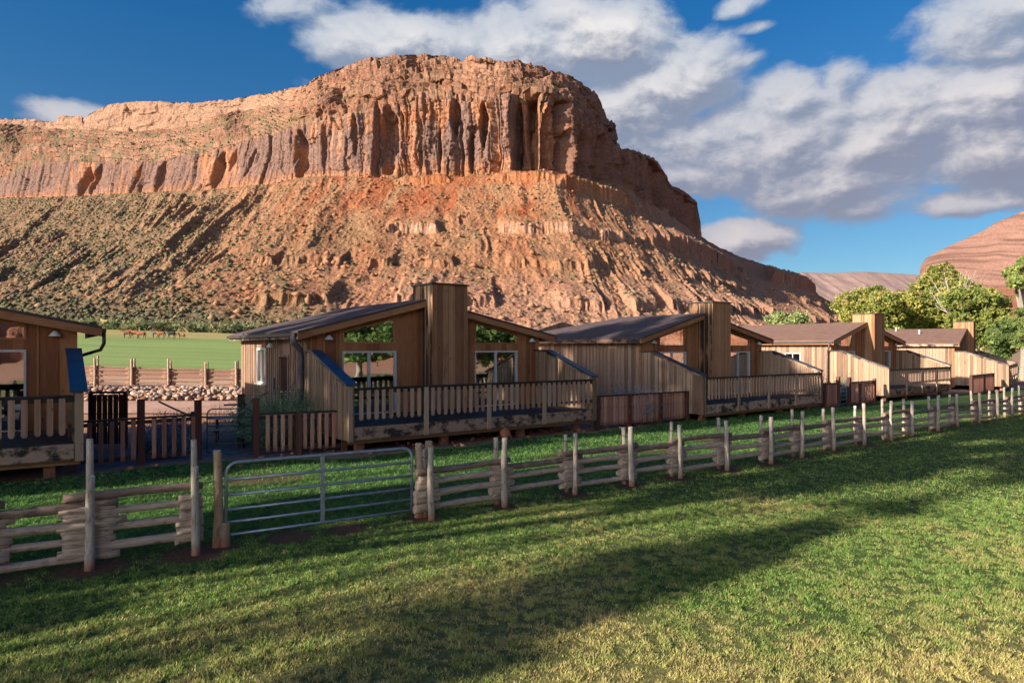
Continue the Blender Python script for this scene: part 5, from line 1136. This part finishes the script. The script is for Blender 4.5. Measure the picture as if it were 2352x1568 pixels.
shade_tree(-16, [(8.6, -3.4, .5, .9), (9.2, -2.2, .5, .9), (8.9, -1.2, .35, .6), (9.9, -1.2, .6, .9), (10.3, 1.8, .4, .8), (10.6, 7, .5, .6), (9.0, 13, .5, .6), (9.6, 21, .7, .9), (10.4, 16, .7, .8), (8.4, 30, .8, .9), (9.2, 25, .5, .7), (11.0, 34, .9, 1), (13.2, 27, .9, 1), (9.9, 9.5, .5, .6), (9.7, 13, .6, .6), (8.9, 18, .5, .5), (7.9, 12, .3, .3), (8.9, 14.5, .3, .35), (8.3, 22, .5, .6),  (10.9, -4, .8, 1.0), (11.7, 0, 1.0, 1.3), (12.5, -6, 1.2, 1.6), (12.4, 5, 1.1, 1.3), (11.6, 9, .7, .8), (11.8, 15, .8, .9), (12.8, 11, .9, 1.2), (11.0, 20, .9, .9), (11.2, 26, 1.0, 1.1), (12.9, 20, .8, .9), (9.9, 30, .9, 1.0), (12.2, 31, 1.1, 1.3), (9.8, 17, .4, .4), (10.4, 12, .4, .4)], 'cottonwood whose crown shades the gate', 402, 27000, 0.19, 0.3)
shade_tree(-19, [(17.8, -8, 1.5, 2.2), (18.4, 0, 1.4, 1.8), (18.2, 8, 1.3, 1.7), (16.9, -3, .9, 1.4), (19.7, 4, 1.4, 1.8), (19.0, 13, 1.3, 1.6), (20.4, 10, 1.3, 1.5), (20.5, 18, 1.2, 1.4), (18.4, 19, 1.1, 1.2), (19.2, 24, 1.2, 1.3), (21.6, 5, 1.1, 1.2), (19.8, 30, 1.1, 1.2), (18.6, 34, .9, 1.0), (19.8, -6, 1.2, 1.5), (20.6, -1, 1, 1), (20.8, 26, 1.1, 1.2), (21.4, 31, 1.0, 1.1), (18.2, 41, .8, .8), (19.4, 44, .8, .7), (17.2, 37, .8, .8)], 'big cottonwood whose crown shades the cabin fronts', 403, 17000, 0.2, 0.4)
shade_tree(-15, [(22.8, -2, 1.4, 1.8), (22.5, 5, 1.3, 1.4), (24.5, 1, 1.4, 1.6), (24.0, 8, 1.3, 1.4), (22.4, 12, 1.1, 1.2), (26.5, 5, 1.2, 1.3), (26.2, -2, 1.3, 1.4), (24.5, 14, 1.2, 1.2), (22.4, 18, .9, .9), (28.4, 3, 1.0, 1.2), (23, 22, 1.3, 1.3), (24.6, 25, 1.3, 1.3), (26.4, 22, 1.1, 1.2), (22.8, 28, 1.2, 1.2), (25.8, 30, 1.2, 1.2), (24.2, 33, 1.1, 1.2), (22.4, 34, .9, .9), (27.6, 27, 1, 1)], 'cottonwood whose crown shades the back of the cabins', 404, 20000, 0.22, 0.35)
shade_tree(-22, [(14.4, -6, .7, .8), (15.4, -12, .9, 1.0), (16.4, -20, 1.2, 1.4), (16.8, 34, .8, .8), (15.2, 36, .8, .8), (13.4, 37, .8, .8)], 'thin cottonwood between the two big ones on the left', 405, 6500, 0.2, 0.25)
# trees off to the right that the windows mirror
for k, (x, y, r_, hh_, lb) in enumerate([(22, 14, 3.6, 9, 'round cottonwood nearest the cabins on the right'), (30, 19, 4.5, 11, 'cottonwood mirrored in the big cabin windows'), (25, 7, 4, 10, 'broad cottonwood standing off to the right of the lawn'), (26, -2, 4, 9, 'smaller cottonwood near the right side of the lawn'), (37, 10, 6, 13, 'tall cottonwood at the back on the right'), (22, -22, 6, 12, 'cottonwood far behind the lawn')]):
    tree('cottonwood', x, y, round_blobs(r_, hh_ * 0.42, hh_ * 0.50, 22, 500 + k), 0.3, 16000, 0.16, [(0.10, 0.17, 0.045), (0.18, 0.23, 0.07)], lb, 'tree', 500 + k, 'cottonwoods out of sight on the right', trunk_h=2)
# low brush along the foot of the slope
def brush(n, seed):
    rg = np.random.default_rng(seed); u = rg.uniform(150, 620, n * 2); Y = rg.uniform(184, 245, n * 2) ; X = (u - 1176) / F * Y
    k = fb(X / 9, Y / 7, 3, 55) > 0.42; X, Y = X[k][:n], Y[k][:n]; return X, Y
bx_, by_ = brush(800, 9); P_ = []; C_ = []
rg = np.random.default_rng(77)
for x, y in zip(bx_, by_):
    s = rg.uniform(0.6, 2.2); m_ = 26; d = rg.normal(size=(m_, 3)); d /= np.linalg.norm(d, axis=1)[:, None]; c = np.array((x, y, min(12, gz1(x, y)) + s * 0.45)) + d * s * (0.9, 0.9, 0.6) * rg.uniform(0.4, 1, (m_, 1))
    n1 = rg.normal(size=(m_, 3)) * s * 0.33; n2 = rg.normal(size=(m_, 3)) * s * 0.33; P_.append(np.stack([c - n1, c + n2, c + n1], 1)); base = c3(0.13, 0.16, 0.075) if rg.random() < .6 else c3(0.24, 0.22, 0.11); C_.append(np.repeat(base[None] * rg.uniform(.7, 1.3), m_ * 3, 0))
V = np.concatenate(P_).reshape(-1, 3); o = np_mesh('brush', V, np.arange(len(V)), 3, M['leaf'], np.concatenate(C_)); tag(o, 'dense green brush along the upper edge of the pasture', 'brush', kind='stuff')

# ------------------------------------------------------------------ horses
def horse_mesh(name, coat, mane, phase, matn):
    """lofted body, neck and head, four jointed legs, tail, mane; faces -X; about 1.55 m at the withers"""
    V = []; Fq = []; C_ = []
    def loft(secs, col, seg=10):
        b = len(V)
        for i, (p, rx, rz, ax) in enumerate(secs):
            p = Vector(p); ax = Vector(ax).normalized(); sdv = Vector((0, 1, 0)); up = ax.cross(sdv).normalized()
            for j in range(seg): t = 2 * math.pi * j / seg; V.append(tuple(p + sdv * math.cos(t) * rx + up * math.sin(t) * rz)); C_.append(col[i] if isinstance(col, list) else col)
        for i in range(len(secs) - 1):
            for j in range(seg): Fq.append([b + i * seg + j, b + i * seg + (j + 1) % seg, b + (i + 1) * seg + (j + 1) % seg, b + (i + 1) * seg + j])
        Fq.append([b + j for j in range(seg)][::-1]); Fq.append([b + (len(secs) - 1) * seg + j for j in range(seg)])
    X_ = (1, 0, 0)
    loft([((-0.72, 0, 1.18), .10, .12, X_), ((-0.64, 0, 1.16), .20, .27, X_), ((-0.45, 0, 1.14), .26, .36, X_), ((-0.1, 0, 1.12), .29, .34, X_), ((0.25, 0, 1.14), .29, .32, X_), ((0.5, 0, 1.2), .27, .32, X_), ((0.7, 0, 1.2), .24, .28, X_), ((0.82, 0, 1.17), .12, .16, X_)], coat)
    nd = (-0.6, 0, 0.55); hd = (-0.75, 0, -0.55)
    loft([((-0.5, 0, 1.25), .17, .30, nd), ((-0.72, 0, 1.42), .13, .22, nd), ((-0.92, 0, 1.6), .10, .16, nd), ((-1.05, 0, 1.72), .085, .13, nd)], coat)
    loft([((-0.98, 0, 1.78), .08, .09, hd), ((-1.08, 0, 1.7), .1, .14, hd), ((-1.22, 0, 1.6), .075, .1, hd), ((-1.38, 0, 1.48), .06, .075, hd), ((-1.45, 0, 1.43), .045, .05, hd)], coat)
    for sy in (-.06, .06): loft([((-1.0, sy, 1.8), .03, .03, (0, 0, 1)), ((-1.0, sy, 1.86), .025, .02, (0, 0, 1)), ((-1.01, sy, 1.92), .006, .006, (0, 0, 1))], coat, 5)
    loft([((-0.95, 0, 1.86), .03, .05, nd), ((-0.78, 0, 1.70), .035, .10, nd), ((-0.6, 0, 1.52), .03, .08, nd), ((-0.48, 0, 1.44), .015, .03, nd)], mane, 6)
    loft([((0.8, 0, 1.3), .04, .05, (1, 0, -.4)), ((0.95, 0, 1.2), .06, .07, (.5, 0, -1)), ((1.0, 0, 0.9), .07, .08, (0, 0, -1)), ((1.0, 0, 0.55), .03, .03, (0, 0, -1))], mane, 6)
    Z_ = (0, 0, -1); dark = tuple(np.array(mane) * 0.8 + np.array(coat) * 0.15)
    for k, (x0, sy, fr) in enumerate(((-0.48, -.15, 1), (-0.48, .15, 1), (0.58, -.15, 0), (0.58, .15, 0))):
        sw_ = math.sin(phase + k * math.pi * (1 if k < 2 else 1) + (1.5 if not fr else 0)) * 0.26
        if fr: pts = [((x0, sy, 1.1), .11, .15), ((x0 + sw_ * .35, sy, 0.8), .075, .095), ((x0 + sw_ * .8, sy, 0.5), .05, .055), ((x0 + sw_ * .95 + .03, sy, 0.3), .035, .04), ((x0 + sw_ * 1.2, sy, 0.1), .04, .045), ((x0 + sw_ * 1.2 - .03, sy, 0.0), .055, .065)]
        else: pts = [((x0, sy, 1.15), .14, .24), ((x0 - .02 + sw_ * .3, sy, 0.86), .09, .14), ((x0 + .13 + sw_ * .6, sy, 0.56), .05, .065), ((x0 + .06 + sw_ * .9, sy, 0.32), .035, .045), ((x0 + .03 + sw_ * 1.1, sy, 0.1), .04, .045), ((x0 + sw_ * 1.1, sy, 0.0), .055, .065)]
        loft([(p, a, c, Z_) for p, a, c in pts], [coat, coat, dark, dark, dark, dark], 8)
    me = bpy.data.meshes.new(name); me.from_pydata(V, [], Fq)
    c = np.ones((len(V), 4), dtype=np.float32); c[:, :3] = np.array(C_); a = me.color_attributes.new('Col', 'FLOAT_COLOR', 'POINT'); a.data.foreach_set('color', c.ravel())
    for p in me.polygons: p.use_smooth = True
    me.materials.append(matn); o = bpy.data.objects.new(name, me); COL.objects.link(o)
    rm = o.modifiers.new('remesh', 'REMESH'); rm.mode = 'VOXEL'; rm.voxel_size = 0.03
    dg = bpy.context.evaluated_depsgraph_get(); ev = bpy.data.meshes.new_from_object(o.evaluated_get(dg))
    # carry the coat colours to the fused surface
    from mathutils.kdtree import KDTree
    kd = KDTree(len(V)); [kd.insert(v, i) for i, v in enumerate(V)]; kd.balance()
    cc_ = np.ones((len(ev.vertices), 4), dtype=np.float32)
    for i, v in enumerate(ev.vertices): cc_[i, :3] = C_[kd.find(v.co)[1]]
    if 'Col' in ev.color_attributes: ev.color_attributes.remove(ev.color_attributes['Col'])
    a = ev.color_attributes.new('Col', 'FLOAT_COLOR', 'POINT'); a.data.foreach_set('color', cc_.ravel())
    for p in ev.polygons: p.use_smooth = True
    if not ev.materials: ev.materials.append(matn)
    o.modifiers.remove(rm); o.data = ev; return o
hs = [(291, 777, 1.0, (0.12, 0.045, 0.025), (0.02, 0.012, 0.01), 0.2, 'dark headed bay horse leading the herd at its left end'), (309, 777, 1.0, (0.22, 0.085, 0.04), (0.18, 0.07, 0.035), 1.2, 'bright chestnut horse just behind the leader'), (324, 779, 1.03, (0.19, 0.07, 0.035), (0.05, 0.02, 0.012), 2.3, 'chestnut horse with a dark tail, third from the left'),
      (357, 776, 1.0, (0.08, 0.07, 0.07), (0.02, 0.02, 0.02), 3.0, 'grey dark horse half hidden behind a bay near the middle of the herd'), (369, 778.5, 1.05, (0.2, 0.075, 0.04), (0.015, 0.01, 0.01), 0.8, 'bay horse with a black mane in the middle of the herd'), (393, 778.5, 1.05, (0.018, 0.02, 0.022), (0.01, 0.01, 0.01), 1.9, 'black horse, second from the right end of the herd'), (417, 779, 0.78, (0.26, 0.10, 0.05), (0.05, 0.02, 0.015), 2.8, 'small reddish foal trotting last in the herd')]
for (u, v, s, coat, mane, ph_, lab) in hs:
    Yh = 137.0; Xh = (u - 1176) / F * Yh; o = horse_mesh('horse', coat, mane, ph_, M['coat'])
    lo_, hi_ = 70.0, 190.0                       # the field rises: find the distance whose ground shows at row v
    for _ in range(40):
        Yh = (lo_ + hi_) / 2; Xh = (u - 1176) / F * Yh; vv_ = 800 + (H - gz1(Xh, Yh)) / Yh * F
        if vv_ > v: lo_ = Yh
        else: hi_ = Yh
    o.location = (Xh, Yh, gz1(Xh, Yh) + 0.03); s *= 0.92; o.scale = (s, s, s); tag(o, lab, 'horse', 'horses walking across the pasture')
